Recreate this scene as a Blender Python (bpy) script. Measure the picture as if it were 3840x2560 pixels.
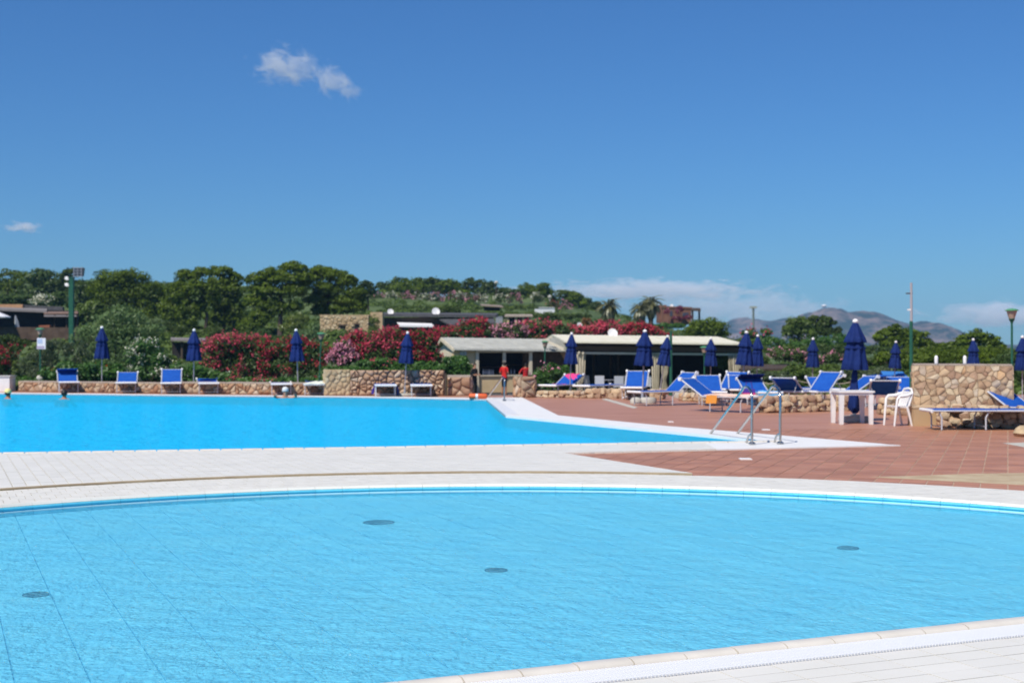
import bpy, math, random
import numpy as np
from mathutils import Vector, Matrix
from mathutils.geometry import tessellate_polygon
R = math.radians
for o in list(bpy.data.objects):
    bpy.data.objects.remove(o)
scene = bpy.context.scene
col = scene.collection
random.seed(7)
rng = np.random.default_rng(7)

# ---------------------------------------------------------------- camera, sky, sun, exposure
CAM_H, FPX, CX, YH = 1.6, 5000.0, 1920.0, 1305.0
cam_d = bpy.data.cameras.new('camera')
cam = bpy.data.objects.new('camera', cam_d)
col.objects.link(cam)
cam.location = (0, 0, CAM_H)
cam.rotation_euler = (R(90), 0, 0)
cam_d.sensor_width = 36
cam_d.lens = 36 * FPX / 3840
cam_d.shift_y = -(1280.0 - YH) / 3840
cam_d.clip_start, cam_d.clip_end = 0.1, 20000
cam_d.dof.use_dof = True
cam_d.dof.focus_distance = 8.0
cam_d.dof.aperture_fstop = 3.6
scene.camera = cam

SUN_DIR = Vector((-0.37, -0.50, 0.80)).normalized()
world = bpy.data.worlds.new('World')
scene.world = world
world.use_nodes = True
nt = world.node_tree
bg = nt.nodes['Background']
sky = nt.nodes.new('ShaderNodeTexSky')
sky.sky_type = 'NISHITA'
sky.sun_disc = False
sky.sun_elevation = math.asin(SUN_DIR.z)
sky.sun_rotation = math.atan2(SUN_DIR.x, SUN_DIR.y)
sky.altitude = 0
sky.air_density = 1.15
sky.dust_density = 0.15
sky.ozone_density = 5.0
tint = nt.nodes.new('ShaderNodeMix')          # the deep southern blue, the same over the whole dome
tint.data_type = 'RGBA'
tint.blend_type = 'MULTIPLY'
tint.inputs['Factor'].default_value = 1.0
tint.inputs['B'].default_value = (0.335, 0.65, 1.03, 1)
nt.links.new(sky.outputs[0], tint.inputs['A'])
nt.links.new(tint.outputs['Result'], bg.inputs[0])
bg.inputs[1].default_value = 0.083
sun_d = bpy.data.lights.new('sun', 'SUN')
sun_d.energy = 4.7
sun_d.angle = R(0.53)
sun_d.color = (1.0, 0.935, 0.835)
sun = bpy.data.objects.new('sun', sun_d)
col.objects.link(sun)
sun.location = (-30, -30, 60)
sun.rotation_euler = SUN_DIR.to_track_quat('Z', 'Y').to_euler()
scene.view_settings.view_transform = 'Standard'
scene.view_settings.look = 'None'
scene.view_settings.gamma = 1
scene.view_settings.exposure = 0.17
scene.view_settings.use_curve_mapping = False
scene.cycles.max_bounces = 8
scene.cycles.transparent_max_bounces = 12
scene.cycles.volume_bounces = 3
scene.cycles.caustics_reflective = False
scene.cycles.caustics_refractive = False
scene.cycles.sample_clamp_indirect = 6.0
scene.render.engine = 'CYCLES'
scene.cycles.use_denoising = True

# ---------------------------------------------------------------- coordinates read off the photograph (3840 x 2560)
def G(px, py, z=0.0):
    y = FPX * (CAM_H - z) / (py - YH)
    return Vector(((px - CX) / FPX * y, y, z))
def P(px, py, y):
    return Vector(((px - CX) / FPX * y, y, CAM_H - (py - YH) / FPX * y))

def at(px, y, z=0.0): return Vector(((px - CX) / FPX * y, y, z))

# ---------------------------------------------------------------- materials
MATS = {}
def _n(t, typ, **kw):
    n = t.nodes.new(typ)
    for k, v in kw.items():
        setattr(n, k, v)
    return n
def mat(name, c, rough=0.7, c2=None, scale=4.0, bump=0.0, bscale=None, metal=0.0, spec=0.4, detail=5, island=None, stretch=None):
    """plain surface: two colours mixed by noise, an optional bump, an optional per-piece spread"""
    if name in MATS:
        return MATS[name]
    m = bpy.data.materials.new(name)
    m.use_nodes = True
    t = m.node_tree
    b = t.nodes['Principled BSDF']
    b.inputs['Roughness'].default_value = rough
    b.inputs['Metallic'].default_value = metal
    b.inputs['Specular IOR Level'].default_value = spec
    b.inputs['Base Color'].default_value = (*c, 1)
    co = _n(t, 'ShaderNodeTexCoord')
    src = co.outputs['Object']
    if stretch:
        mp = _n(t, 'ShaderNodeMapping')
        mp.inputs['Scale'].default_value = stretch
        t.links.new(src, mp.inputs[0])
        src = mp.outputs[0]
    out = None
    if c2:
        nz = _n(t, 'ShaderNodeTexNoise')
        nz.inputs['Scale'].default_value = scale
        nz.inputs['Detail'].default_value = detail
        t.links.new(src, nz.inputs['Vector'])
        rp = _n(t, 'ShaderNodeValToRGB')
        rp.color_ramp.elements[0].position = 0.35
        rp.color_ramp.elements[1].position = 0.68
        rp.color_ramp.elements[0].color = (*c, 1)
        rp.color_ramp.elements[1].color = (*c2, 1)
        t.links.new(nz.outputs['Fac'], rp.inputs[0])
        out = rp.outputs[0]
    if island:
        oi = _n(t, 'ShaderNodeObjectInfo')
        ge = _n(t, 'ShaderNodeNewGeometry')
        ad = _n(t, 'ShaderNodeMath', operation='ADD')
        fr = _n(t, 'ShaderNodeMath', operation='FRACT')
        t.links.new(oi.outputs['Random'], ad.inputs[0])
        t.links.new(ge.outputs['Random Per Island'], ad.inputs[1])
        t.links.new(ad.outputs[0], fr.inputs[0])
        mr = _n(t, 'ShaderNodeMapRange')
        mr.inputs[3].default_value = 1 - island
        mr.inputs[4].default_value = 1 + island
        t.links.new(fr.outputs[0], mr.inputs[0])
        hs = _n(t, 'ShaderNodeHueSaturation')
        t.links.new(mr.outputs[0], hs.inputs['Value'])
        if out:
            t.links.new(out, hs.inputs['Color'])
        else:
            hs.inputs['Color'].default_value = (*c, 1)
        out = hs.outputs[0]
    if out:
        t.links.new(out, b.inputs['Base Color'])
    if bump:
        nb = _n(t, 'ShaderNodeTexNoise')
        nb.inputs['Scale'].default_value = bscale or scale * 4
        nb.inputs['Detail'].default_value = 4
        t.links.new(src, nb.inputs['Vector'])
        bp = _n(t, 'ShaderNodeBump')
        bp.inputs['Strength'].default_value = bump
        bp.inputs['Distance'].default_value = 0.02
        t.links.new(nb.outputs['Fac'], bp.inputs['Height'])
        t.links.new(bp.outputs[0], b.inputs['Normal'])
    MATS[name] = m
    return m
def ramp_mat(name, cols, rough=0.85, bump=0.5, bscale=14):
    """stone: every piece draws its own colour from a ramp"""
    m = bpy.data.materials.new(name)
    m.use_nodes = True
    t = m.node_tree
    b = t.nodes['Principled BSDF']
    b.inputs['Roughness'].default_value = rough
    b.inputs['Specular IOR Level'].default_value = 0.2
    oi = _n(t, 'ShaderNodeObjectInfo')
    ge = _n(t, 'ShaderNodeNewGeometry')
    ad = _n(t, 'ShaderNodeMath', operation='ADD')
    fr = _n(t, 'ShaderNodeMath', operation='FRACT')
    t.links.new(oi.outputs['Random'], ad.inputs[0])
    t.links.new(ge.outputs['Random Per Island'], ad.inputs[1])
    t.links.new(ad.outputs[0], fr.inputs[0])
    rp = _n(t, 'ShaderNodeValToRGB')
    els = rp.color_ramp.elements
    for i, c in enumerate(cols):
        e = els[i] if i < 2 else els.new(1.0)
        e.position = i / (len(cols) - 1)
        e.color = (*c, 1)
    t.links.new(fr.outputs[0], rp.inputs[0])
    co = _n(t, 'ShaderNodeTexCoord')
    nz = _n(t, 'ShaderNodeTexNoise')
    nz.inputs['Scale'].default_value = 7
    nz.inputs['Detail'].default_value = 6
    t.links.new(co.outputs['Object'], nz.inputs['Vector'])
    mr = _n(t, 'ShaderNodeMapRange')
    mr.inputs[1].default_value, mr.inputs[2].default_value = 0.3, 0.7
    mr.inputs[3].default_value, mr.inputs[4].default_value = 0.72, 1.22
    t.links.new(nz.outputs['Fac'], mr.inputs[0])
    hs = _n(t, 'ShaderNodeHueSaturation')
    t.links.new(rp.outputs[0], hs.inputs['Color'])
    t.links.new(mr.outputs[0], hs.inputs['Value'])
    t.links.new(hs.outputs[0], b.inputs['Base Color'])
    nb = _n(t, 'ShaderNodeTexNoise')
    nb.inputs['Scale'].default_value = bscale
    nb.inputs['Detail'].default_value = 6
    t.links.new(co.outputs['Object'], nb.inputs['Vector'])
    bp = _n(t, 'ShaderNodeBump')
    bp.inputs['Strength'].default_value = bump
    bp.inputs['Distance'].default_value = 0.03
    t.links.new(nb.outputs['Fac'], bp.inputs['Height'])
    t.links.new(bp.outputs[0], b.inputs['Normal'])
    MATS[name] = m
    return m
def leaf_mat(name, c1, c2, trans=0.3, gloss=0.05, scale=0.5):
    """leaves: colour by leaf and by soft patches, some light passing through"""
    m = bpy.data.materials.new(name)
    m.use_nodes = True
    t = m.node_tree
    t.nodes.remove(t.nodes['Principled BSDF'])
    ge = _n(t, 'ShaderNodeNewGeometry')
    oi = _n(t, 'ShaderNodeObjectInfo')
    co = _n(t, 'ShaderNodeTexCoord')
    nz = _n(t, 'ShaderNodeTexNoise')
    nz.inputs['Scale'].default_value = scale
    nz.inputs['Detail'].default_value = 2
    t.links.new(co.outputs['Object'], nz.inputs['Vector'])
    a = _n(t, 'ShaderNodeMath', operation='MULTIPLY_ADD')
    a.inputs[1].default_value = 0.38
    t.links.new(ge.outputs['Random Per Island'], a.inputs[0])
    a2 = _n(t, 'ShaderNodeMath', operation='MULTIPLY_ADD')
    a2.inputs[1].default_value = 1.25
    a2.inputs[2].default_value = -0.34
    t.links.new(nz.outputs['Fac'], a2.inputs[0])
    t.links.new(a2.outputs[0], a.inputs[2])
    rp = _n(t, 'ShaderNodeValToRGB')
    rp.color_ramp.elements[0].color = (*c1, 1)
    rp.color_ramp.elements[1].color = (*c2, 1)
    t.links.new(a.outputs[0], rp.inputs[0])
    d = _n(t, 'ShaderNodeBsdfDiffuse')
    tr = _n(t, 'ShaderNodeBsdfTranslucent')
    g = _n(t, 'ShaderNodeBsdfGlossy')
    g.inputs['Roughness'].default_value = 0.45
    g.inputs['Color'].default_value = (0.8, 0.85, 0.8, 1)
    t.links.new(rp.outputs[0], d.inputs[0])
    t.links.new(rp.outputs[0], tr.inputs[0])
    mx = _n(t, 'ShaderNodeMixShader')
    mx.inputs[0].default_value = trans
    t.links.new(d.outputs[0], mx.inputs[1])
    t.links.new(tr.outputs[0], mx.inputs[2])
    m2 = _n(t, 'ShaderNodeMixShader')
    m2.inputs[0].default_value = gloss
    t.links.new(mx.outputs[0], m2.inputs[1])
    t.links.new(g.outputs[0], m2.inputs[2])
    t.links.new(m2.outputs[0], t.nodes['Material Output'].inputs[0])
    MATS[name] = m
    return m
def water_mat(name, body, body_fac, scale, bump, tint, refl, stretch=(1, 1, 1), rough=0.06):
    """pool water: lets the floor through, scatters a little, mirrors the sky at its ripples"""
    m = bpy.data.materials.new(name)
    m.use_nodes = True
    t = m.node_tree
    t.nodes.remove(t.nodes['Principled BSDF'])
    co = _n(t, 'ShaderNodeTexCoord')
    mp = _n(t, 'ShaderNodeMapping')
    mp.inputs['Scale'].default_value = stretch
    t.links.new(co.outputs['Object'], mp.inputs[0])
    n1 = _n(t, 'ShaderNodeTexNoise')
    n1.inputs['Scale'].default_value = scale
    n1.inputs['Detail'].default_value = 3.2
    n1.inputs['Distortion'].default_value = 0.8
    t.links.new(mp.outputs[0], n1.inputs['Vector'])
    n2 = _n(t, 'ShaderNodeTexNoise')
    n2.inputs['Scale'].default_value = scale * 0.22
    n2.inputs['Detail'].default_value = 2
    t.links.new(mp.outputs[0], n2.inputs['Vector'])
    ad = _n(t, 'ShaderNodeMath', operation='MULTIPLY_ADD')
    ad.inputs[1].default_value = 2.0
    t.links.new(n2.outputs['Fac'], ad.inputs[0])
    t.links.new(n1.outputs['Fac'], ad.inputs[2])
    bp = _n(t, 'ShaderNodeBump')
    bp.inputs['Strength'].default_value = 1.0
    bp.inputs['Distance'].default_value = bump
    t.links.new(ad.outputs[0], bp.inputs['Height'])
    tr = _n(t, 'ShaderNodeBsdfTransparent')
    tr.inputs[0].default_value = (*tint, 1)
    df = _n(t, 'ShaderNodeBsdfDiffuse')
    df.inputs[0].default_value = (*body, 1)
    t.links.new(bp.outputs[0], df.inputs['Normal'])
    gl = _n(t, 'ShaderNodeBsdfGlossy')
    gl.inputs['Roughness'].default_value = rough
    t.links.new(bp.outputs[0], gl.inputs['Normal'])
    lw = _n(t, 'ShaderNodeFresnel')
    lw.inputs[0].default_value = 1.33
    t.links.new(bp.outputs[0], lw.inputs['Normal'])
    mm = _n(t, 'ShaderNodeMath', operation='MULTIPLY')
    mm.inputs[1].default_value = refl
    t.links.new(lw.outputs[0], mm.inputs[0])
    mx = _n(t, 'ShaderNodeMixShader')
    mx.inputs[0].default_value = body_fac
    t.links.new(tr.outputs[0], mx.inputs[1])
    t.links.new(df.outputs[0], mx.inputs[2])
    m2 = _n(t, 'ShaderNodeMixShader')
    t.links.new(mm.outputs[0], m2.inputs[0])
    t.links.new(mx.outputs[0], m2.inputs[1])
    t.links.new(gl.outputs[0], m2.inputs[2])
    t.links.new(m2.outputs[0], t.nodes['Material Output'].inputs[0])
    MATS[name] = m
    return m

# ---------------------------------------------------------------- objects
def tag(o, label=None, cat=None, group=None, kind=None):
    if label: o['label'] = label
    if cat: o['category'] = cat
    if group: o['group'] = group
    if kind: o['kind'] = kind
    return o
def empty(name, label, cat, loc=(0, 0, 0), rz=0.0, group=None):
    o = bpy.data.objects.new(name, None)
    col.objects.link(o)
    o.location = loc
    o.rotation_euler = (0, 0, rz)
    o.empty_display_size = 0.2
    return tag(o, label, cat, group)
def link(name, me, parent=None, loc=None):
    o = bpy.data.objects.new(name, me)
    col.objects.link(o)
    if parent is not None:
        o.parent = parent
    if loc is not None:
        o.location = loc
    return o
def copy_tree(o, parent=None):
    c = o.copy()
    col.objects.link(c)
    if parent is not None:
        c.parent = parent
    for ch in list(o.children):
        copy_tree(ch, c)
    return c
class MB:
    def __init__(self):
        self.v, self.f, self.mi = [], [], []
    def add(self, vs, fs, mi=0):
        b = len(self.v)
        self.v.extend([tuple(x) for x in vs])
        self.f.extend([tuple(i + b for i in f) for f in fs])
        self.mi.extend([mi] * len(fs))
        return self
    def box(self, c, s, rz=0.0, mi=0, rx=0.0):
        m = Matrix.Translation(c) @ Matrix.Rotation(rz, 4, 'Z') @ Matrix.Rotation(rx, 4, 'X')
        vs = [m @ Vector((x * s[0] / 2, y * s[1] / 2, z * s[2] / 2)) for x in (-1, 1) for y in (-1, 1) for z in (-1, 1)]
        return self.add(vs, [(0, 1, 3, 2), (4, 6, 7, 5), (0, 4, 5, 1), (2, 3, 7, 6), (0, 2, 6, 4), (1, 5, 7, 3)], mi)
    def hexa(self, b, t, mi=0):
        """prism from a bottom and a top ring (lists of points)"""
        n = len(b)
        fs = [tuple(reversed(range(n))), tuple(range(n, 2 * n))]
        fs += [(i, (i + 1) % n, n + (i + 1) % n, n + i) for i in range(n)]
        return self.add(list(b) + list(t), fs, mi)
    def tube(self, pts, r, n=8, mi=0, cap=True):
        pts = [Vector(p) for p in pts]
        rs = r if isinstance(r, (list, tuple)) else [r] * len(pts)
        vs = []
        prev = None
        for i, p in enumerate(pts):
            d = (pts[min(i + 1, len(pts) - 1)] - pts[max(i - 1, 0)]).normalized()
            a = prev if prev is not None else (Vector((1, 0, 0)) if abs(d.x) < 0.9 else Vector((0, 1, 0)))
            u = (a - d * a.dot(d)).normalized()
            prev = u
            w = d.cross(u)
            for k in range(n):
                an = 2 * math.pi * k / n
                vs.append(p + (u * math.cos(an) + w * math.sin(an)) * rs[i])
        fs = []
        for i in range(len(pts) - 1):
            for k in range(n):
                fs.append((i * n + k, i * n + (k + 1) % n, (i + 1) * n + (k + 1) % n, (i + 1) * n + k))
        if cap:
            fs += [tuple(reversed(range(n))), tuple(range((len(pts) - 1) * n, len(pts) * n))]
        return self.add(vs, fs, mi)
    def lathe(self, prof, n=16, c=(0, 0, 0), mi=0, mod=None):
        vs = []
        for j, (r, z) in enumerate(prof):
            for k in range(n):
                an = 2 * math.pi * k / n
                rr = r * (mod(an, j) if mod else 1)
                vs.append((c[0] + rr * math.cos(an), c[1] + rr * math.sin(an), c[2] + z))
        fs = []
        for j in range(len(prof) - 1):
            for k in range(n):
                fs.append((j * n + k, j * n + (k + 1) % n, (j + 1) * n + (k + 1) % n, (j + 1) * n + k))
        fs += [tuple(reversed(range(n))), tuple(range((len(prof) - 1) * n, len(prof) * n))]
        return self.add(vs, fs, mi)
    def mesh(self, name, mats, smooth=False):
        me = bpy.data.meshes.new(name)
        me.from_pydata(self.v, [], self.f)
        for m in (mats if isinstance(mats, (list, tuple)) else [mats]):
            me.materials.append(m)
        if any(self.mi):
            me.polygons.foreach_set('material_index', self.mi)
        if smooth:
            me.polygons.foreach_set('use_smooth', [True] * len(self.f))
            try:
                me.set_sharp_from_angle(angle=R(50))
            except Exception:
                pass
        me.update()
        return me
    def build(self, name, mats, parent=None, loc=None, smooth=False):
        return link(name, self.mesh(name, mats, smooth), parent, loc)
def quads_mesh(name, verts, mats, mi=None):
    """verts: (N,4,3) array of quads"""
    n = len(verts)
    me = bpy.data.meshes.new(name)
    me.vertices.add(n * 4)
    me.vertices.foreach_set('co', np.asarray(verts, dtype=np.float32).ravel())
    me.loops.add(n * 4)
    me.loops.foreach_set('vertex_index', np.arange(n * 4, dtype=np.int32))
    me.polygons.add(n)
    me.polygons.foreach_set('loop_start', np.arange(0, n * 4, 4, dtype=np.int32))
    for m in (mats if isinstance(mats, (list, tuple)) else [mats]):
        me.materials.append(m)
    if mi is not None:
        me.polygons.foreach_set('material_index', np.asarray(mi, dtype=np.int32))
    me.update(calc_edges=True)
    me.validate()
    return me
def leaves(pts, size, aspect=2.0, up=0.4, out=None):
    """one quad per point, turned at random, leaning towards the outside / the sky"""
    n = len(pts)
    nr = rng.normal(size=(n, 3))
    nr /= np.linalg.norm(nr, axis=1, keepdims=True)
    nr[:, 2] += up
    if out is not None:
        nr += out * 1.5
    nr /= np.linalg.norm(nr, axis=1, keepdims=True)
    a = rng.normal(size=(n, 3))
    u = np.cross(nr, a)
    u /= np.linalg.norm(u, axis=1, keepdims=True)
    w = np.cross(nr, u)
    s = size * rng.uniform(0.6, 1.35, size=(n, 1))
    u, w = u * s * 0.5, w * s * 0.5 / aspect
    return np.stack([pts - u, pts + w * 1.0 + u * 0.1, pts + u, pts - w + u * 0.1], axis=1)
def blob_points(lobes, n, inner=0.55):
    """points in the outer shell of ellipsoids (cx,cy,cz,rx,ry,rz), shared out by surface"""
    L = np.array(lobes, dtype=float)
    area = (L[:, 3] * L[:, 5] + L[:, 3] * L[:, 4] + L[:, 4] * L[:, 5])
    idx = rng.choice(len(L), size=n, p=area / area.sum())
    d = rng.normal(size=(n, 3))
    d /= np.linalg.norm(d, axis=1, keepdims=True)
    r = inner + (1.0 - inner) * rng.uniform(0, 1, size=(n, 1)) ** 0.6
    r *= rng.uniform(0.9, 1.12, size=(n, 1))
    return L[idx, :3] + d * r * L[idx, 3:6], d
def poly_sheet(name, outer, holes, z, m, kind='structure', depth=0.0, parent=None):
    polys = [[Vector((p[0], p[1], 0)) for p in outer]] + [[Vector((p[0], p[1], 0)) for p in h] for h in holes]
    tris = tessellate_polygon(polys)
    flat = [p for q in polys for p in q]
    mb = MB()
    fs = []
    for t3 in tris:
        a, b, c = (flat[i] for i in t3)
        fs.append(tuple(t3) if (b - a).cross(c - a).z > 0 else tuple(reversed(t3)))
    mb.add([(p.x, p.y, z) for p in flat], fs)
    if depth:
        for q in polys:
            n = len(q)
            mb.add([(p.x, p.y, z) for p in q] + [(p.x, p.y, z - depth) for p in q],
                   [(i, (i + 1) % n, n + (i + 1) % n, n + i) for i in range(n)])
    o = mb.build(name, m, parent)
    if parent is None:
        tag(o, kind=kind)
    return o
def clip_half(poly, a, b, c):
    """keep a*x+b*y+c >= 0"""
    out = []
    for i in range(len(poly)):
        p, q = poly[i], poly[(i + 1) % len(poly)]
        dp, dq = a * p[0] + b * p[1] + c, a * q[0] + b * q[1] + c
        if dp >= 0:
            out.append(p)
        if (dp >= 0) != (dq >= 0):
            s = dp / (dp - dq)
            out.append((p[0] + (q[0] - p[0]) * s, p[1] + (q[1] - p[1]) * s))
    return out
def area2(poly):
    return 0.5 * sum(poly[i][0] * poly[(i + 1) % len(poly)][1] - poly[(i + 1) % len(poly)][0] * poly[i][1] for i in range(len(poly)))
def tile_field(parent, region, ang, w, h, gap, top, th, m, name='tile', limit=300, off=(0, 0), stagger=0.0):
    """tiles of w x h laid in the polygon; whole and cut tiles, the nearest ones as parts, the rest one stuff part"""
    ca, sa = math.cos(ang), math.sin(ang)
    loc = [((p[0] * ca + p[1] * sa) - off[0], (-p[0] * sa + p[1] * ca) - off[1]) for p in region]
    x0, x1 = min(p[0] for p in loc), max(p[0] for p in loc)
    y0, y1 = min(p[1] for p in loc), max(p[1] for p in loc)
    full = MB()
    def prism(poly, cx, cy, dz=0.0):
        n = len(poly)
        e = 0.004
        t = [((p[0] - cx), (p[1] - cy), 0) for p in poly]
        return t
    cells = []
    for j in range(math.floor(y0 / h), math.ceil(y1 / h)):
        band = clip_half(clip_half(loc, 0, 1, -j * h), 0, -1, (j + 1) * h)
        if len(band) < 3:
            continue
        sx = stagger * w * (j % 2)
        bx0, bx1 = min(p[0] for p in band), max(p[0] for p in band)
        for i in range(math.floor((bx0 - sx) / w), math.ceil((bx1 - sx) / w)):
            ax, bx = i * w + sx + gap / 2, (i + 1) * w + sx - gap / 2
            ay, by = j * h + gap / 2, (j + 1) * h - gap / 2
            c = clip_half(clip_half(clip_half(clip_half(band, 1, 0, -ax), -1, 0, bx), 0, 1, -ay), 0, -1, by)
            if len(c) < 3 or abs(area2(c)) < 0.0006:
                continue
            whole = abs(area2(c)) > 0.999 * (w - gap) * (h - gap)
            cx, cy = (ax + bx) / 2, (ay + by) / 2
            gx, gy = (cx + off[0]) * ca - (cy + off[1]) * sa, (cx + off[0]) * sa + (cy + off[1]) * ca
            if whole:
                c = [(ax, ay), (bx, ay), (bx, by), (ax, by)]
            elif area2(c) < 0:
                c = c[::-1]
            cells.append((math.hypot(gx, gy), [(p[0] - cx, p[1] - cy) for p in c], gx, gy, whole))
    cells.sort(key=lambda c: c[0])
    shared = None
    rest = MB()
    for k, (d, c, gx, gy, whole) in enumerate(cells):
        n = len(c)
        e = 0.004
        cxm, cym = sum(p[0] for p in c) / n, sum(p[1] for p in c) / n
        def shr(p):
            dx, dy = p[0] - cxm, p[1] - cym
            l = max(1e-6, math.hypot(dx, dy))
            q = max(0, l - e * 1.4) / l
            return (cxm + dx * q, cym + dy * q)
        if k < limit:
            if whole and shared is not None:
                me = shared
            else:
                mb = MB()
                mb.add([(p[0], p[1], -th) for p in c] + [(p[0], p[1], -0.003) for p in c] + [(*shr(p), 0) for p in c],
                       [(i, (i + 1) % n, n + (i + 1) % n, n + i) for i in range(n)] +
                       [(n + i, n + (i + 1) % n, 2 * n + (i + 1) % n, 2 * n + i) for i in range(n)] + [tuple(range(2 * n, 3 * n))])
                me = mb.mesh(name, m)
                if whole:
                    shared = me
            o = link(name, me, parent, (gx, gy, top + random.uniform(-0.0012, 0.0012)))
            o.rotation_euler = (random.uniform(-.002, .002), random.uniform(-.002, .002), ang)
        else:
            z = top + random.uniform(-0.0012, 0.0012)
            w2 = [(gx + p[0] * ca - p[1] * sa, gy + p[0] * sa + p[1] * ca) for p in c]
            rest.add([(p[0], p[1], z - th) for p in w2] + [(p[0], p[1], z) for p in w2],
                     [(i, (i + 1) % n, n + (i + 1) % n, n + i) for i in range(n)] + [tuple(range(n, 2 * n))])
    if rest.v:
        tag(rest.build(name + '_field', m, parent), kind='stuff')
    return len(cells)
def sweep(prof, path, closed_ends=True):
    """profile [(offset outwards, z)] carried along a ground path [(x,y,nx,ny)]"""
    mb = MB()
    n = len(prof)
    vs = [(x + nx * o, y + ny * o, z) for (x, y, nx, ny) in path for (o, z) in prof]
    fs = []
    for i in range(len(path) - 1):
        for k in range(n):
            fs.append((i * n + k, i * n + (k + 1) % n, (i + 1) * n + (k + 1) % n, (i + 1) * n + k))
    fs += [tuple(reversed(range(n))), tuple(range((len(path) - 1) * n, len(path) * n))]
    return mb.add(vs, fs)

# ---------------------------------------------------------------- material list
WHITE_TILE = mat('white_tile', (0.69, 0.67, 0.60), 0.45, (0.72, 0.70, 0.635), 2.2, 0.05, 40, island=0.022)
CREAM_TILE = mat('cream_tile', (0.66, 0.64, 0.57), 0.5, (0.72, 0.70, 0.63), 7, 0.05, 40, island=0.03)
GROUT = mat('grout', (0.42, 0.38, 0.31), 0.9, (0.50, 0.46, 0.39), 12)
WHITE_PAVE = mat('white_paving', (0.71, 0.705, 0.685), 0.55, (0.76, 0.755, 0.74), 2.5)
COPING = mat('coping_ceramic', (0.60, 0.56, 0.49), 0.35, (0.66, 0.62, 0.55), 5, 0.05, 30, island=0.03)
GRATE = mat('grating_plastic', (0.78, 0.79, 0.80), 0.4)
TERRA = mat('terracotta_tile', (0.36, 0.158, 0.086), 0.5, (0.43, 0.205, 0.120), 2.2, 0.12, 25, island=0.13)
TERRA_FAR = mat('terracotta_paving', (0.36, 0.165, 0.098), 0.5, (0.45, 0.225, 0.145), 1.6, stretch=(0.35, 1.5, 1))
SAND = mat('sandy_patch', (0.48, 0.40, 0.26), 0.9, (0.36, 0.26, 0.16), 3)
POOL_TILE = mat('pool_wall_tile', (0.15, 0.62, 0.78), 0.25, (0.19, 0.67, 0.80), 8, island=0.08)
POOL_FLOOR = mat('pool_floor', (0.20, 0.74, 1.0), 0.6, (0.25, 0.79, 1.0), 1.5, island=0.03)
POOL_DEEP = mat('pool_floor_deep', (0.02, 0.60, 0.96), 0.6, (0.03, 0.64, 0.97), 0.4)
JOINT = mat('pool_joint', (0.08, 0.42, 0.64), 0.8)
DRAIN = mat('drain_cover', (0.02, 0.12, 0.21), 0.6, (0.03, 0.15, 0.25), 20)
KERB = mat('brown_edge', (0.36, 0.29, 0.19), 0.9, (0.27, 0.21, 0.13), 3)
STEEL = mat('stainless_steel', (0.52, 0.52, 0.50), 0.22, metal=1.0)
STEEL_W = mat('ladder_steel', (0.40, 0.50, 0.50), 0.2, metal=1.0)
ALU = mat('white_aluminium', (0.50, 0.51, 0.55), 0.35)
ALU_G = mat('grey_aluminium', (0.42, 0.42, 0.46), 0.4, metal=0.4)
CANVAS = mat('blue_canvas', (0.008, 0.070, 0.34), 0.8, (0.012, 0.09, 0.40), 8, 0.08, 120, spec=0.15)
CANVAS_D = mat('navy_canvas', (0.006, 0.018, 0.100), 0.8, (0.009, 0.026, 0.130), 5, 0.15, 60, spec=0.15)
PLASTIC = mat('white_plastic', (0.80, 0.79, 0.78), 0.35, (0.74, 0.72, 0.70), 6)
CONCRETE = mat('pale_concrete', (0.50, 0.48, 0.42), 0.9, (0.40, 0.38, 0.33), 6, 0.3, 30)
WOOD_P = mat('grey_pole', (0.36, 0.34, 0.36), 0.55)
GREEN_P = mat('green_paint', (0.012, 0.085, 0.05), 0.45, (0.018, 0.11, 0.065), 6)
GLASS_L = mat('lamp_glass', (0.42, 0.30, 0.22), 0.25, (0.36, 0.25, 0.19), 5)
GREEN_CAP = mat('green_cap', (0.08, 0.28, 0.13), 0.45)
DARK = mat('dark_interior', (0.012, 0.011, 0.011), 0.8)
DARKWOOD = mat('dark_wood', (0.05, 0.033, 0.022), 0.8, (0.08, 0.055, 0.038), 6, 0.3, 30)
BEAM = mat('brown_timber', (0.10, 0.066, 0.045), 0.8, (0.15, 0.10, 0.07), 5, 0.3, 30, stretch=(1, 1, 8))
CREAM = mat('cream_paint', (0.62, 0.55, 0.42), 0.7, (0.56, 0.49, 0.36), 3)
PLASTER = mat('ochre_plaster', (0.52, 0.39, 0.22), 0.85, (0.58, 0.44, 0.26), 3, 0.2, 20)
ROOF_W = mat('pale_roof', (0.33, 0.33, 0.29), 0.75, (0.45, 0.45, 0.40), 2.2, 0.15, 12, stretch=(1, 2, 1))
ROOF_C = mat('cream_roof', (0.66, 0.62, 0.48), 0.7, (0.70, 0.67, 0.54), 2)
ROOF_D = mat('slate_roof', (0.055, 0.055, 0.06), 0.85, (0.085, 0.085, 0.09), 4, 0.4, 14)
GREYFLOOR = mat('grey_floor', (0.23, 0.22, 0.21), 0.8, (0.27, 0.26, 0.25), 4)
CURTAIN = mat('cream_curtain', (0.55, 0.49, 0.37), 0.85, (0.49, 0.43, 0.32), 6)
SKIN = mat('skin', (0.46, 0.23, 0.14), 0.6)
SKIN_T = mat('tanned_skin', (0.36, 0.16, 0.09), 0.6)
HAIR = mat('dark_hair', (0.012, 0.009, 0.008), 0.5, (0.02, 0.014, 0.01), 30)
HAIR_G = mat('grey_hair', (0.42, 0.40, 0.37), 0.6, (0.5, 0.48, 0.45), 20)
RED_CLOTH = mat('red_cloth', (0.62, 0.018, 0.014), 0.8, (0.52, 0.012, 0.01), 8)
BLACK_CLOTH = mat('black_cloth', (0.012, 0.012, 0.014), 0.8)
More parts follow.
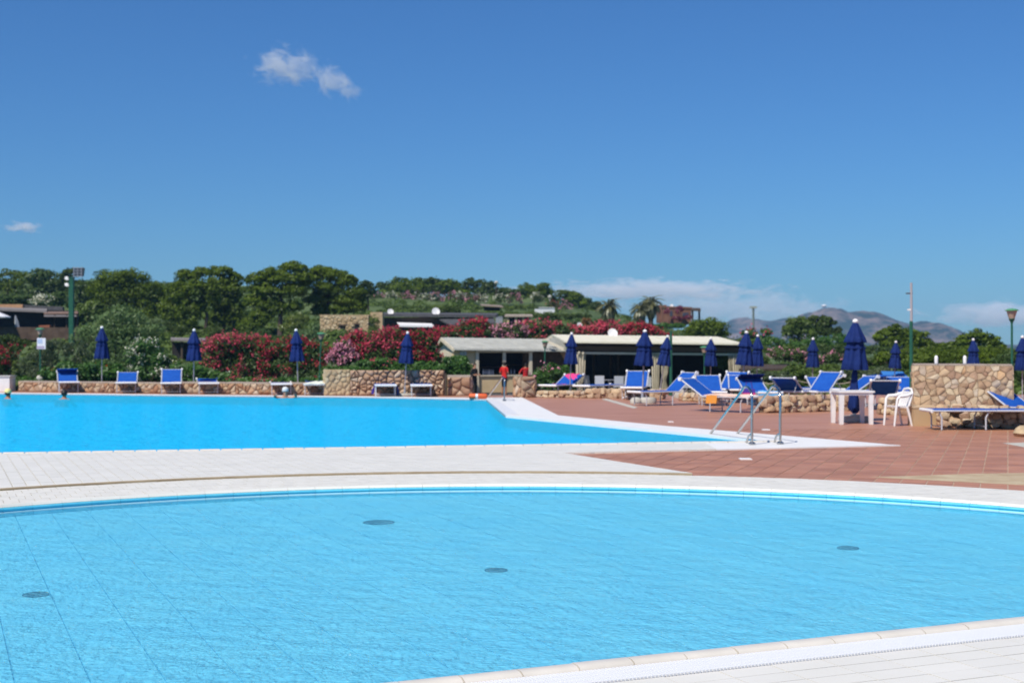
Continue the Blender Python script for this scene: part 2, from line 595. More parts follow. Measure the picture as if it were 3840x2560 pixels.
WHITE_CLOTH = mat('white_cloth', (0.72, 0.72, 0.74), 0.8)
PINK_CLOTH = mat('pink_towel', (0.72, 0.05, 0.22), 0.9, (0.62, 0.04, 0.18), 12)
ORANGE_CLOTH = mat('orange_towel', (0.85, 0.36, 0.06), 0.9)
PEACH_CLOTH = mat('peach_towel', (0.76, 0.52, 0.40), 0.9, (0.80, 0.66, 0.58), 5)
PURPLE_CLOTH = mat('purple_cloth', (0.06, 0.03, 0.26), 0.9)
AQUA_CLOTH = mat('aqua_towel', (0.10, 0.42, 0.78), 0.9, (0.16, 0.5, 0.84), 6)
PALE_CLOTH = mat('pale_towel', (0.62, 0.68, 0.58), 0.9, (0.7, 0.72, 0.62), 6)
YELLOW_CAP = mat('yellow_cap', (0.78, 0.66, 0.25), 0.5)
ORANGE_P = mat('orange_plastic', (0.75, 0.13, 0.03), 0.5, (0.68, 0.11, 0.03), 6)
BOXMAT = mat('tan_box', (0.48, 0.34, 0.19), 0.7, (0.44, 0.30, 0.16), 2)
ROPE = mat('rope', (0.36, 0.30, 0.22), 0.9)
STONE = ramp_mat('stone_warm', [(0.46, 0.34, 0.22), (0.34, 0.18, 0.10), (0.50, 0.40, 0.28), (0.24, 0.14, 0.09), (0.42, 0.24, 0.13), (0.52, 0.42, 0.32)])
STONE_Y = ramp_mat('stone_yellow', [(0.50, 0.38, 0.23), (0.44, 0.31, 0.18), (0.54, 0.44, 0.29), (0.40, 0.28, 0.15)])
STONE_B = ramp_mat('stone_boulder', [(0.46, 0.31, 0.20), (0.36, 0.21, 0.13), (0.52, 0.40, 0.29), (0.32, 0.18, 0.11), (0.48, 0.33, 0.21)])
STONE_R = ramp_mat('stone_tan', [(0.54, 0.42, 0.28), (0.38, 0.23, 0.15), (0.55, 0.46, 0.35), (0.58, 0.46, 0.30), (0.46, 0.31, 0.19), (0.33, 0.21, 0.14), (0.56, 0.42, 0.27), (0.52, 0.33, 0.18)])
MORTAR = mat('mortar', (0.36, 0.27, 0.185), 0.95, (0.43, 0.33, 0.23), 6)
MORTAR_D = mat('mortar_dark', (0.16, 0.11, 0.075), 0.95)
EARTH = mat('earth', (0.10, 0.075, 0.04), 0.95, (0.16, 0.12, 0.07), 1.5)
BARK = mat('bark', (0.10, 0.075, 0.06), 0.95, (0.05, 0.035, 0.028), 9, 0.5, 30)
PINE = leaf_mat('pine_needles', (0.024, 0.050, 0.006), (0.165, 0.235, 0.018), 0.25, 0.015, 0.45)
PINE_D = leaf_mat('dark_needles', (0.020, 0.040, 0.009), (0.085, 0.125, 0.022), 0.2, 0.015, 0.45)
OLIVE = leaf_mat('olive_leaves', (0.075, 0.135, 0.045), (0.190, 0.280, 0.105), 0.3, 0.02, 0.9)
GREYLEAF = leaf_mat('grey_leaves', (0.045, 0.072, 0.028), (0.130, 0.165, 0.080), 0.25, 0.02, 0.9)
FRESH = leaf_mat('fresh_leaves', (0.025, 0.075, 0.012), (0.105, 0.230, 0.036), 0.35, 0.03, 1.2)
OLEA = leaf_mat('oleander_leaves', (0.028, 0.062, 0.013), (0.105, 0.160, 0.038), 0.3, 0.02, 1.2)
SCRUB = leaf_mat('scrub_leaves', (0.042, 0.080, 0.014), (0.140, 0.200, 0.042), 0.25, 0.015, 0.25)
YELLEAF = leaf_mat('yellow_green_leaves', (0.07, 0.11, 0.012), (0.19, 0.24, 0.03), 0.35, 0.05, 1.2)
PALMLEAF = leaf_mat('palm_leaves', (0.06, 0.08, 0.025), (0.22, 0.20, 0.085), 0.25, 0.08, 1.0)
ROSE = leaf_mat('rose_petals', (0.46, 0.035, 0.070), (0.72, 0.155, 0.205), 0.3, 0.0, 1.0)
CRIMSON = leaf_mat('crimson_petals', (0.34, 0.018, 0.038), (0.60, 0.085, 0.125), 0.3, 0.0, 1.0)
PINK = leaf_mat('pink_petals', (0.60, 0.20, 0.30), (0.78, 0.42, 0.48), 0.3, 0.0, 1.0)
WHITEP = leaf_mat('white_petals', (0.58, 0.56, 0.40), (0.80, 0.78, 0.66), 0.3, 0.0, 1.0)
REDP = leaf_mat('red_petals', (0.45, 0.008, 0.01), (0.65, 0.03, 0.02), 0.3, 0.0, 1.0)
GRASS = mat('hill_grass', (0.045, 0.080, 0.018), 0.95, (0.10, 0.140, 0.036), 0.12, 0.5, 3, detail=8)
# ---------------------------------------------------------------- terrain
PXS = [-4000, -1500, 0, 600, 1000, 1400, 2000, 2300, 2600, 2850, 3200, 3840, 6000]
RIDGE_Y = [1040, 1045, 1052, 1060, 1078, 1105, 1118, 1185, 1252, 1300, 1318, 1320, 1320]
Z0S = [0.32, 0.32, 0.32, 0.32, 0.32, 0.80, -0.72, -0.72, -0.72, -0.4, -0.3, -0.3, -0.3]
def ground_z(x, y):
    px = CX + FPX * x / max(y, 1.0)
    if y < 45.3:
        return -0.9
    if px < 1225: z0 = 0.30
    elif px < 1655: z0 = 0.74
    elif px < 1762: z0 = 0.50
    elif px < 2780: z0 = -0.735
    else: z0 = -0.28
    zr = 1.6 + (YH - np.interp(px, PXS, RIDGE_Y)) * 200 / FPX
    flat = 78.0 if 1765 < px < 2780 else 49.0
    t = min(1.0, max(0.0, (y - flat) / (200 - flat)))
    if px > 2780:
        zr = min(zr, 1.4)
    z = z0 + (zr - z0) * t ** 1.6
    if y > 215:
        s = min(1.0, (y - 215) / 200)
        z = z + (-1.6 - z) * (s * s * (3 - 2 * s))
    if 60 < y < 400:
        z += 0.12 * math.sin(x * 0.31 + y * 0.17) + 0.10 * math.sin(x * 0.13 - y * 0.41)
    return z
tm = MB()
cols_px = list(range(-9000, -400, 500)) + list(range(-400, 4300, 45)) + list(range(4400, 13000, 500))
cols_px = sorted(set(cols_px + [1224, 1226, 1654, 1656, 1761, 1763, 2779, 2781]))
rows_y = [45.4, 46, 47, 48, 49, 51, 54, 58, 63, 69, 76, 78, 82, 88, 95, 102, 110, 118, 126, 135, 144, 154, 164, 174, 185, 200, 215, 235, 260, 290, 330, 380, 420, 600, 1000, 1800, 3300]
def y_front(px):
    return float(np.interp(px, [70, 640, 1222, 1226, 1763, 1765, 2779, 2782], [50.1, 47.5, 46.0, 46.0, 46.0, 45.4, 45.4, 46.1]))
for y_ in rows_y:
    for p in cols_px:
        y = max(y_, y_front(p))
        x = (p - CX) / FPX * y
        tm.v.append((x, y, ground_z(x, y) if y_ > 45.4 else -0.9))
nc = len(cols_px)
for j in range(len(rows_y) - 1):
    for i in range(nc - 1):
        tm.f.append((j * nc + i, j * nc + i + 1, (j + 1) * nc + i + 1, (j + 1) * nc + i))
        tm.mi.append(0)
terrain = tag(tm.build('terrain', GRASS, smooth=True), kind='structure')
gm = MB().add([(-90, -25, -1.0), (90, -25, -1.0), (90, 45.6, -1.0), (-90, 45.6, -1.0)], [(0, 1, 2, 3)])
tag(gm.build('ground', EARTH), kind='structure')

# ---------------------------------------------------------------- pools and paving
RC, RR, RO = (0.0, 8.15), 7.5, 8.92            # children's pool: centre, water edge, outer edge of its ring
SL = 0.43                                       # its straight near edge: y = 6.59 + 0.43 x
AN = math.atan(SL)
dn = (math.cos(AN), math.sin(AN)); nn = (math.sin(AN), -math.cos(AN))   # along it / towards the camera
def near(x): return (x, 6.59 + SL * x)
A0, A1 = R(12.2), R(214.3)
def arc(r, a0, a1, n):
    return [(RC[0] + r * math.cos(a0 + (a1 - a0) * i / n), RC[1] + r * math.sin(a0 + (a1 - a0) * i / n)) for i in range(n + 1)]
kid = arc(RR, A0, A1, 96)
KW, KF = -0.085, -0.118                          # water level and floor
def ne(x): return 20.0 + 0.214 * (x + 7.68)     # near edge of the big pool
big = [(-26, ne(-26)), (4.42, ne(4.42)), (4.50, 22.9), (-0.15, 31.6), (-0.82, 41.7), (-5.45, 43.96), (-12.0, 45.45), (-15.07, 46.5), (-18.2, 47.3), (-26, 49.6)]
BW, BF = -0.045, -0.30
deck_outer = [(-40, -9), (40, -9), (40, 46.0), (0.42, 46.0), (0.40, 45.2), (-1.45, 45.2), (-1.47, 46.0), (-6.4, 46.1), (-12.5, 47.8), (-18.4, 50.1), (-26, 52.0), (-40, 52.5)]
poly_sheet('deck', deck_outer, [kid[::-1], big[::-1]], -0.012, GROUT, depth=0.7)

# floors, basins and water
def floor_of(name, poly, z, m, parent=None):
    return poly_sheet(name, poly, [], z, m, parent=parent)
def wall_of(name, poly, z0, z1, m):
    mb = MB(); n = len(poly)
    mb.add([(p[0], p[1], z1) for p in poly] + [(p[0], p[1], z0) for p in poly], [(i, n + i, n + (i + 1) % n, (i + 1) % n) for i in range(n)])
    return tag(mb.build(name, m), kind='structure')
kf = floor_of('pool_floor', [(p[0] * 1.0, p[1]) for p in kid], KF - 0.006, JOINT)
wall_of('pool_basin', kid, KF - 0.2, -0.012, POOL_TILE)
# floor panels of the children's pool: long strips running away from its near edge
ca, sa = math.cos(AN), math.sin(AN)
kl = [(p[0] * ca + p[1] * sa, -p[0] * sa + p[1] * ca) for p in kid]
sw = 0.36
for i in range(math.floor(min(p[0] for p in kl) / sw), math.ceil(max(p[0] for p in kl) / sw)):
    st = clip_half(clip_half(kl, 1, 0, -(i * sw + 0.005)), -1, 0, (i + 1) * sw - 0.005)
    y0, y1 = min([p[1] for p in st] or [0]), max([p[1] for p in st] or [0])
    if len(st) < 3 or abs(area2(st)) < 0.01:
        continue
    c = st if area2(st) > 0 else st[::-1]
    w2 = [(p[0] * ca - p[1] * sa, p[0] * sa + p[1] * ca) for p in c]
    mb = MB(); n = len(w2)
    mb.add([(*p, KF - 0.006) for p in w2] + [(*p, KF) for p in w2], [(k, (k + 1) % n, n + (k + 1) % n, n + k) for k in range(n)] + [tuple(range(n, 2 * n))])
    mb.build('floor_panel', POOL_FLOOR, kf)
for (px, py, w) in ((1420, 1957, 118), (1860, 2136, 86), (135, 2227, 96), (3180, 2053, 82)):
    g = G(px, py, KF + 0.006)
    r = w / 2 * g.y / FPX
    o = MB().lathe([(r, 0), (r, 0.008), (r * 0.93, 0.011), (r * 0.3, 0.011), (r * 0.28, 0.015), (0.005, 0.016)], 28).build('drain_cover', DRAIN, loc=(g.x, g.y, KF + 0.001))
    o.parent = kf
tag(kf, kind='structure')
floor_of('deep_pool_floor', big, BF, POOL_DEEP)
wall_of('deep_pool_basin', big, BF - 0.1, -0.012, POOL_DEEP)
W1 = water_mat('shallow_water', (0.20, 0.73, 1.0), 0.32, 26, 0.075, (0.90, 1.0, 1.0), 0.42, (1, 1.0, 1), 0.08)
W2 = water_mat('deep_water', (0.02, 0.60, 0.97), 0.60, 10, 0.07, (0.6, 0.98, 1.0), 0.26, (1, 1.6, 1))
poly_sheet('shallow_water', kid, [], KW, W1)
poly_sheet('water', big, [], BW, W2)

# wall tiles of the children's pool, a finger groove between two swells
prof = [(0.0, -0.02), (-0.028, -0.026), (-0.030, -0.040), (-0.012, -0.052), (-0.012, -0.060), (-0.030, -0.074), (-0.024, -0.10), (-0.02, -0.16), (0.02, -0.16), (0.02, -0.02)]
wt = empty('pool_wall', None, None); tag(wt, kind='structure')
step = 0.312 / RR
k = 0
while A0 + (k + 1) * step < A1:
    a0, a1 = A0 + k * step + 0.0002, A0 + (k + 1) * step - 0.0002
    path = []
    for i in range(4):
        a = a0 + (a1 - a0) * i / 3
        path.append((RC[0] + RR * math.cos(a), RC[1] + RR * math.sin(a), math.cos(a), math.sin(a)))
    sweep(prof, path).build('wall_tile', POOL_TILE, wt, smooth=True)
    sweep([(-0.034, -0.083), (-0.034, -0.070), (-0.02, -0.066), (-0.02, -0.083)], path).build('lip_reflection', mat('painted_reflection', (0.40, 0.66, 0.72), 0.4), wt)  # pale colour put in for the white lip's reflection along the water's edge
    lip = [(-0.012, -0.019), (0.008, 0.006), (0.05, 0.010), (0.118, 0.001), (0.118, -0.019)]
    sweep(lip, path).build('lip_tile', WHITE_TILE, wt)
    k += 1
# ring of cream tiles round the pool
ring_far = arc(RO, R(-8), R(196), 80) + arc(RR + 0.124, R(196), R(-8), 80)
ring = empty('pool_surround', None, None); tag(ring, kind='structure')
tile_field(ring, ring_far, AN, 0.155, 0.307, 0.007, 0.0, 0.012, CREAM_TILE, limit=300, stagger=0.5)
# brown edge where the upper paving begins
path = [(RC[0] + RO * math.cos(a), RC[1] + RO * math.sin(a), math.cos(a), math.sin(a)) for a in [R(200) + (R(75.3) - R(200)) * i / 60 for i in range(61)]]
tag(sweep([(0.004, -0.012), (0.004, 0.018), (0.035, 0.026), (0.035, -0.012)], path).build('kerb', KERB), kind='structure')

# near edge: rounded copings, grating, white tiles
edge = empty('pool_edge', None, None); tag(edge, kind='structure')
cprof = [(0.0, -0.16), (0.0, -0.004), (0.012, 0.016), (0.04, 0.026), (0.09, 0.026), (0.122, 0.014), (0.135, -0.012), (0.135, -0.16)]
s = -6.2 / dn[0]
i = 0
while s < 7.3 / dn[0]:
    x0, y0 = near(s * dn[0])
    path = []
    jit = random.uniform(-0.003, 0.003)
    for q in (0.004, 0.020, 0.150, 0.288, 0.303):
        k = 1.0 if 0.01 < q < 0.3 else 0.0
        path.append((x0 + dn[0] * q + nn[0] * jit, y0 + dn[1] * q + nn[1] * jit, nn[0], nn[1]))
    sweep(cprof, path).build('coping', COPING, edge, (0, 0, random.uniform(-.002, .002)), smooth=True)
    s += 0.307
poly_gut = [(near(-6.2)[0] + nn[0] * .135, near(-6.2)[1] + nn[1] * .135), (near(7.3)[0] + nn[0] * .135, near(7.3)[1] + nn[1] * .135), (near(7.3)[0] + nn[0] * .37, near(7.3)[1] + nn[1] * .37), (near(-6.2)[0] + nn[0] * .37, near(-6.2)[1] + nn[1] * .37)]
gb = MB()
for k in range(int(13.5 / dn[0] / 0.0205)):
    q = (-6.2 / dn[0]) + k * 0.0205
    x0, y0 = 0 + dn[0] * q, 6.59 + dn[1] * q
    c = (x0 + nn[0] * 0.2525, y0 + nn[1] * 0.2525, 0.0)
    gb.box(c, (0.0125, 0.225, 0.018), AN)
    if k % 1 == 0:
        for t_ in (0.165, 0.2235, 0.282, 0.340):
            gb.box((x0 + dn[0] * 0.01 + nn[0] * t_, y0 + dn[1] * 0.01 + nn[1] * t_, -0.003), (0.0085, 0.012, 0.012), AN)
tag(gb.build('grating', GRATE, edge), kind='stuff')
MB().hexa([(*p, -0.011) for p in poly_gut], [(*p, -0.009) for p in poly_gut]).build('gutter', MORTAR_D, edge)
def nl(x, o): p = near(x); return (p[0] + nn[0] * o, p[1] + nn[1] * o)
near_region = [nl(-3.2, 3.2), nl(4.6, 3.2), nl(4.6, 0.375), nl(-3.2, 0.375)]
nd = empty('near_paving', None, None); tag(nd, kind='structure')
off0 = nl(0, 0.375)
tile_field(nd, near_region, AN, 0.307, 0.155, 0.0075, 0.0, 0.012, WHITE_TILE, limit=300, off=(off0[0] * ca + off0[1] * sa + 0.03, -off0[0] * sa + off0[1] * ca))
poly_sheet('near_grout', near_region, [], -0.0042, mat('grey_grout', (0.34, 0.32, 0.28), 0.9, (0.42, 0.39, 0.34), 6))
poly_sheet('near_paving_base', [(-40, -9), (40, -9), (40, 9.0), (9.2, 9.4), nl(7.5, .375), nl(-6.4, .375), (-9.2, 5), (-40, 5)], [], -0.006, WHITE_PAVE)

# middle paving of white tiles, big-pool coping
apex, tip = (0.764, 20.1), (6.35, 21.8)
mid = arc(RO + 0.05, R(168), R(75.3), 50) + [apex, tip, (4.9, ne(4.9) + .06)] + [(4.5, ne(4.5) - .10), (-11.0, ne(-11) - .10), (-11.0, 11.0)]
mp = empty('middle_paving', None, None); tag(mp, kind='structure')
tile_field(mp, clip_half(mid, -1, 0, 3.2), AN, 0.155, 0.307, 0.009, 0.026, 0.030, WHITE_TILE, limit=300)
poly_sheet('paving_strip', clip_half(mid, 1, 0, -3.2), [], 0.02, WHITE_PAVE, depth=0.02)
poly_sheet('outer_paving', [(-40, 5), (-9.3, 5), (-9.1, 8.2), (-11.0, 11.02), (-11.0, ne(-11) - .1), (-26, ne(-26) - .1), (-40, ne(-26) - 1)], [], 0.012, WHITE_PAVE)
be = empty('big_pool_edge', None, None); tag(be, kind='structure')
x = -12.0
bprof = [(0.0, -0.1), (0.0, 0.026), (0.018, 0.042), (0.085, 0.042), (0.10, 0.030), (0.10, -0.01)]
a2 = math.atan(0.214); d2 = (math.cos(a2), math.sin(a2)); n2 = (math.sin(a2), -math.cos(a2))
while x < 4.5:
    e = min(x + 0.30, 4.5)
    path = [(q, ne(q), n2[0], n2[1]) for q in (x + 0.004, x + 0.02, e - 0.02, e - 0.004)]
    sweep(bprof, path).build('coping', COPING, be, (0, 0, random.uniform(-.002, .002)))
    x += 0.312
# white paving beside the big pool and along its far side
strip = [(4.50, 22.85), (4.62, ne(4.62) + .1), tip, (6.17, 22.35), (3.18, 27.4), (1.10, 31.75), (0.33, 43.2), (-0.82, 43.25), (-0.82, 41.7), (-0.15, 31.6)]
poly_sheet('side_paving', strip, [], 0.004, WHITE_PAVE, depth=0.06)
lipb = MB()
lipb.hexa([(-0.82, 41.7, -.1), (-.15, 31.6, -.1), (.16, 31.75, -.1), (-.50, 41.7, -.1)], [(-0.82, 41.7, .022), (-.15, 31.6, .022), (.16, 31.75, .022), (-.50, 41.7, .022)])
lipb.build('edge_band', PLASTIC, be)
farl = [(-0.82, 41.7), (-5.45, 43.96), (-12.0, 45.45), (-15.07, 46.5), (-18.2, 47.3), (-26, 49.6)]
faro = [(-0.82, 43.25), (-1.4, 43.0), (-5.55, 44.55), (-12.1, 46.05), (-15.2, 47.1), (-18.35, 47.95), (-26.2, 50.3)]
poly_sheet('far_paving', farl + faro[::-1], [], 0.004, WHITE_PAVE, depth=0.06)
# terracotta deck
red = arc(RO, R(75.3), R(6), 40) + [(40, 9.1), (40, 46.0), (0.42, 46.0), (0.40, 45.2), (-1.45, 45.2), (-1.47, 46.0), (-6.4, 46.1), (-12.5, 47.8), (-18.4, 50.1), (-26, 52.0)] + faro[::-1][:-1] + [(0.33, 43.25), (1.10, 31.75), (3.18, 27.4), tip, apex]
rp_ = empty('terracotta_deck', None, None); tag(rp_, kind='structure')
rn = clip_half(clip_half(red, 0, -1, 26.5), -1, 0, 13.5)
tile_field(rp_, rn, R(-20.4), 0.302, 0.302, 0.010, 0.0, 0.012, TERRA, limit=300)
poly_sheet('deck_grout', rn, [], -0.0045, mat('sand_grout', (0.50, 0.41, 0.30), 0.9, (0.42, 0.32, 0.22), 2))
poly_sheet('terracotta_paving', clip_half(red, 0, 1, -26.5), [], -0.002, TERRA_FAR)
poly_sheet('terracotta_side', clip_half(clip_half(red, 0, -1, 26.5), 1, 0, -13.5), [], -0.002, TERRA_FAR)
# patches and plates set in the deck
def patch(name, pts, z, m, cat, label):
    poly_sheet(name, [tuple(G(*p)[:2]) for p in pts], [], z, m, depth=0.003, kind='structure')
patch('sandy_strip', [(3265, 1788), (3450, 1798), (3640, 1808), (3840, 1818), (4100, 1822), (4100, 1770), (3840, 1773), (3640, 1776), (3420, 1784)], 0.003, SAND, '', '')
patch('pale_strip', [(3760, 1661), (3850, 1678), (4050, 1690), (4050, 1655), (3840, 1659)], 0.003, SAND if False else CONCRETE, '', '')
patch('pale_joint', [(2255, 1496), (2275, 1494), (2392, 1527), (2376, 1531)], 0.003, CONCRETE, '', '')
for (px, py, w, lb) in ((2795, 1722, 44, 'white square cover plate in the red deck nearest the near pool'), (2872, 1612, 28, 'white cover plate in the red deck behind the near ladder'), (2515, 1582, 20, 'small pale cover plate in the red deck beside the big pool')):
    g = G(px, py)
    s = w * g.y / FPX
    o = MB()
    o.box((0, 0, 0.006), (s, s * 0.95, 0.016))
    o.box((0, 0, 0.016), (s * 0.86, s * 0.82, 0.006))
    tag(o.build('cover_plate', PLASTIC, loc=(g.x, g.y, 0)), lb, 'cover plate', 'cover plates in the deck')
# ---------------------------------------------------------------- stone walls
def voronoi(w, h, size, jitter=0.62, relax=0, asp=1.25):
    nx, ny = max(1, round(w / (size * asp))), max(1, round(h / size))
    pts = []
    for j in range(ny):
        for i in range(nx):
            pts.append([(i + 0.5 + (0.5 if j % 2 else 0) * 0.9 - 0.22 + random.uniform(-jitter, jitter)) * w / nx, (j + 0.5 + random.uniform(-jitter, jitter)) * h / ny])
    pts = [p for p in pts if random.random() < .84] or pts
    pts = [[min(w - 0.02, max(0.02, p[0])), min(h - 0.02, max(0.02, p[1]))] for p in pts]
    rad = size * 3.2
    cells = []
    for it in range(relax + 1):
        cells = []
        for i, p in enumerate(pts):
            c = [(max(0, p[0] - rad), max(0, p[1] - rad)), (min(w, p[0] + rad), max(0, p[1] - rad)), (min(w, p[0] + rad), min(h, p[1] + rad)), (max(0, p[0] - rad), min(h, p[1] + rad))]
            for j, q in enumerate(pts):
                if i == j or abs(p[0] - q[0]) > rad or abs(p[1] - q[1]) > rad:
                    continue
                dx, dy = p[0] - q[0], p[1] - q[1]
                c = clip_half(c, dx, dy, -(dx * (p[0] + q[0]) / 2 + dy * (p[1] + q[1]) / 2))
                if len(c) < 3:
                    break
            cells.append(c)
        if it < relax:
            for i, c in enumerate(cells):
                if len(c) >= 3:
                    pts[i] = [0.4 * pts[i][0] + 0.6 * sum(p[0] for p in c) / len(c), 0.4 * pts[i][1] + 0.6 * sum(p[1] for p in c) / len(c)]
    return [c for c in cells if len(c) >= 3 and abs(area2(c)) > 0.0008]
def stone_mesh(c, gap, d, bulge, m, soft=0.78):
    cx, cy = sum(p[0] for p in c) / len(c), sum(p[1] for p in c) / len(c)
    def ring(g, k, y):
        out = []
        for p in c:
            dx, dy = p[0] - cx, p[1] - cy
            l = max(1e-5, math.hypot(dx, dy))
            q = max(0.2, 1 - g / l) * k
            out.append((dx * q, y, dy * q))
        return out
    n = len(c)
    tx, ty = random.uniform(-.12, .12), random.uniform(-.12, .12)
    def tilt(r): return [(x, y + x * tx + z * ty, z) for x, y, z in r]
    mb = MB()
    mb.add(ring(gap, 1.0, 0.02) + tilt(ring(gap, 1.0, -d * 0.55)) + tilt(ring(gap, soft, -d)) + [(0, -d - bulge, 0)],
           [(i, (i + 1) % n, n + (i + 1) % n, n + i) for i in range(n)] + [(n + i, n + (i + 1) % n, 2 * n + (i + 1) % n, 2 * n + i) for i in range(n)] +
           [(2 * n + i, 2 * n + (i + 1) % n, 3 * n) for i in range(n)])
    return mb.mesh('stone', m, smooth=True), cx, cy
def stone_face(parent, w, h, size, m, gap=0.012, d=0.05, bulge=0.015, holes=(), limit=280, name='stone', asp=1.25, yoff=0.0, rz=0.0, origin=(0, 0, 0), soft=0.78):
    """stones on the local face y = 0 looking to -y, x from 0 to w, z from 0 to h"""
    rest = MB()
    for k, c in enumerate(voronoi(w, h, size, asp=asp)):
        cx, cy = sum(p[0] for p in c) / len(c), sum(p[1] for p in c) / len(c)
        if any(a < cx < b and e < cy < f for (a, b, e, f) in holes):
            continue
        me, cx, cy = stone_mesh(c, gap, d * random.uniform(0.6, 1.3), bulge * random.uniform(.5, 1.6), m, soft)
        v = Matrix.Rotation(rz, 3, 'Z') @ Vector((cx, yoff, cy)) + Vector(origin)
        if k < limit:
            o = link(name, me, parent, v)
            o.rotation_euler = (0, 0, rz)
        else:
            rest.add([Matrix.Rotation(rz, 3, 'Z') @ p.co + v for p in me.vertices], [tuple(p.vertices) for p in me.polygons])
            bpy.data.meshes.remove(me)
    if rest.v:
        tag(rest.build('stonework', m, parent), kind='stuff')
def wall_between(name, label, a, b, z0, h, size, m, mort=MORTAR, thick=0.3, cap=None, cat='wall', ends=(False, False), group=None, **kw):
    a, b = Vector((a[0], a[1], z0)), Vector((b[0], b[1], z0))
    d = b - a
    w = d.length
    t = empty(name, label, cat, a, math.atan2(d.y, d.x), group)
    MB().box((w / 2, thick / 2 + 0.004, h / 2 - 0.006), (w - 0.02, thick, h - 0.012)).build('core', mort, t)
    stone_face(t, w, h, size, m, **kw)
    if ends[0]:
        stone_face(t, thick, h, size, m, rz=R(-90), origin=(0, thick, 0), **{**kw, 'limit': 60})
    if ends[1]:
        stone_face(t, thick, h, size, m, rz=R(90), origin=(w, 0, 0), **{**kw, 'limit': 60})
    if cap:
        ch, cm, over = cap
        cm_ = MB()
        n = max(1, round(w / 0.55))
        for i in range(n):
            cw = w / n
            o = MB().box((0, 0, 0), (cw - 0.012, thick + over, ch)).build('cap_stone', cm, t, ((i + .5) * cw, thick / 2 - over / 2 + 0.02, h + ch / 2 + random.uniform(0, .008)))
            o.rotation_euler = (random.uniform(-.02, .02), random.uniform(-.01, .01), random.uniform(-.01, .01))
    return t
def g2(px, py): v = G(px, py); return (v.x, v.y)
CAPM = mat('wall_cap', (0.34, 0.27, 0.22), 0.9, (0.42, 0.35, 0.28), 5, 0.3, 30)
wall_between('stone_wall', 'long low stone wall with flat cap behind the far row of loungers', g2(70, 1466.5), g2(640, 1475), 0.0, 0.34, 0.125, STONE, soft=.85, gap=.008, cap=(0.045, CAPM, 0.05), asp=1.5)
wall_between('stone_wall', 'low capped stone wall below the big red oleander', g2(642, 1475), g2(1222, 1480.5), 0.0, 0.37, 0.13, STONE, soft=.85, gap=.008, cap=(0.045, CAPM, 0.05), asp=1.5)
pw = wall_between('stone_wall', 'tall wall end of pale fitted yellow stones beside the boulder wall', g2(1219, 1483), g2(1312, 1482.3), 0.0, 0.88, 0.155, STONE_Y, thick=0.6, gap=0.005, d=0.022, asp=1.0, soft=.9, ends=(True, False))
wall_between('stone_wall', 'tall retaining wall of rounded boulders behind the dark draped lounger', g2(1313, 1482.3), g2(1666, 1483), 0.0, 0.86, 0.125, STONE_B, mort=MORTAR_D, d=0.08, bulge=0.04, gap=0.012, asp=1.5, soft=.7)
wall_between('stone_wall', 'lower boulder wall with flat cap under the green bush by the kiosk', g2(1676, 1482.5), g2(1764, 1482.5), 0.0, 0.62, 0.18, STONE_B, mort=MORTAR, thick=0.8, d=0.07, bulge=0.03, cap=(0.05, CAPM, 0.04), ends=(False, True))
t = empty('post', 'dark rusty timber post between the two boulder walls', 'post', G(1671, 1483.5))
MB().box((0, 0, 0.36), (0.075, 0.09, 0.72)).build('shaft', DARKWOOD, t)
MB().box((0, 0, 0.73), (0.09, 0.10, 0.02)).build('top', DARKWOOD, t)
wall_between('stone_pillar', 'short stone pillar beside the kiosk steps', g2(1955, 1490), g2(2006, 1489), 0.0, 0.68, 0.17, STONE, thick=0.5, d=0.06, bulge=0.03, cat='pillar', ends=(True, True))
def rubble(label, pts, h, size, m=STONE_R, seed=1, thick=0.35):
    """loose dry wall: separate rounded stones heaped in courses"""
    random.seed(seed)
    a, b = Vector((*pts[0], 0)), Vector((*pts[1], 0))
    d = b - a
    w = d.length
    t = empty('dry_stone_wall', label, 'wall', a, math.atan2(d.y, d.x))
    MB().box((w / 2, thick / 2 + 0.06, h * 0.43), (w - 0.1, thick * 0.7, h * 0.86)).build('core', MORTAR_D, t)
    protos = []
    for q in range(7):
        mb = MB()
        vs = []
        idx = {}
        for i in range(3):
            for j in range(3):
                for k in range(3):
                    if i == j == k == 1: continue
                    p = Vector((i - 1, j - 1, k - 1))
                    p = p.normalized() * random.uniform(0.42, 0.58) * 0.75 + p * 0.5 * 0.30 * random.uniform(.8, 1.2)
                    idx[(i, j, k)] = len(vs); vs.append(p)
        fs = []
        for ax in range(3):
            for sgn in (0, 2):
                for u in range(2):
                    for v in range(2):
                        def key(uu, vv):
                            l = [0, 0, 0]; l[ax] = sgn; l[(ax + 1) % 3] = uu; l[(ax + 2) % 3] = vv
                            return idx[tuple(l)]
                        q4 = (key(u, v), key(u + 1, v), key(u + 1, v + 1), key(u, v + 1))
                        fs.append(q4 if sgn == 2 else q4[::-1])
        mb.add(vs, fs)
        protos.append(mb.mesh('stone', m, smooth=True))
    z, row = 0.0, 0
    while z < h - size * 0.25:
        x = random.uniform(-.05, .05)
        rh = size * random.uniform(0.75, 1.1)
        while x < w:
            sw = size * random.uniform(0.9, 2.0)
            top = z + rh * random.uniform(.8, 1.25)
            if not (row > 1 and random.random() < 0.12):
                for yy in (0.02,) + ((thick * 0.7,) if z + rh > h - size else ()):
                    o = link('stone', random.choice(protos), t, (x + sw / 2, yy + random.uniform(0, .06) + 0.05, z + rh / 2))
                    o.scale = (sw * 1.12, thick * random.uniform(.6, .9), rh * random.uniform(1.05, 1.35))
                    o.rotation_euler = (random.uniform(-.3, .3), random.uniform(-.25, .25), random.uniform(-.4, .4))
            x += sw
        z += rh * 0.86
        row += 1
    return t
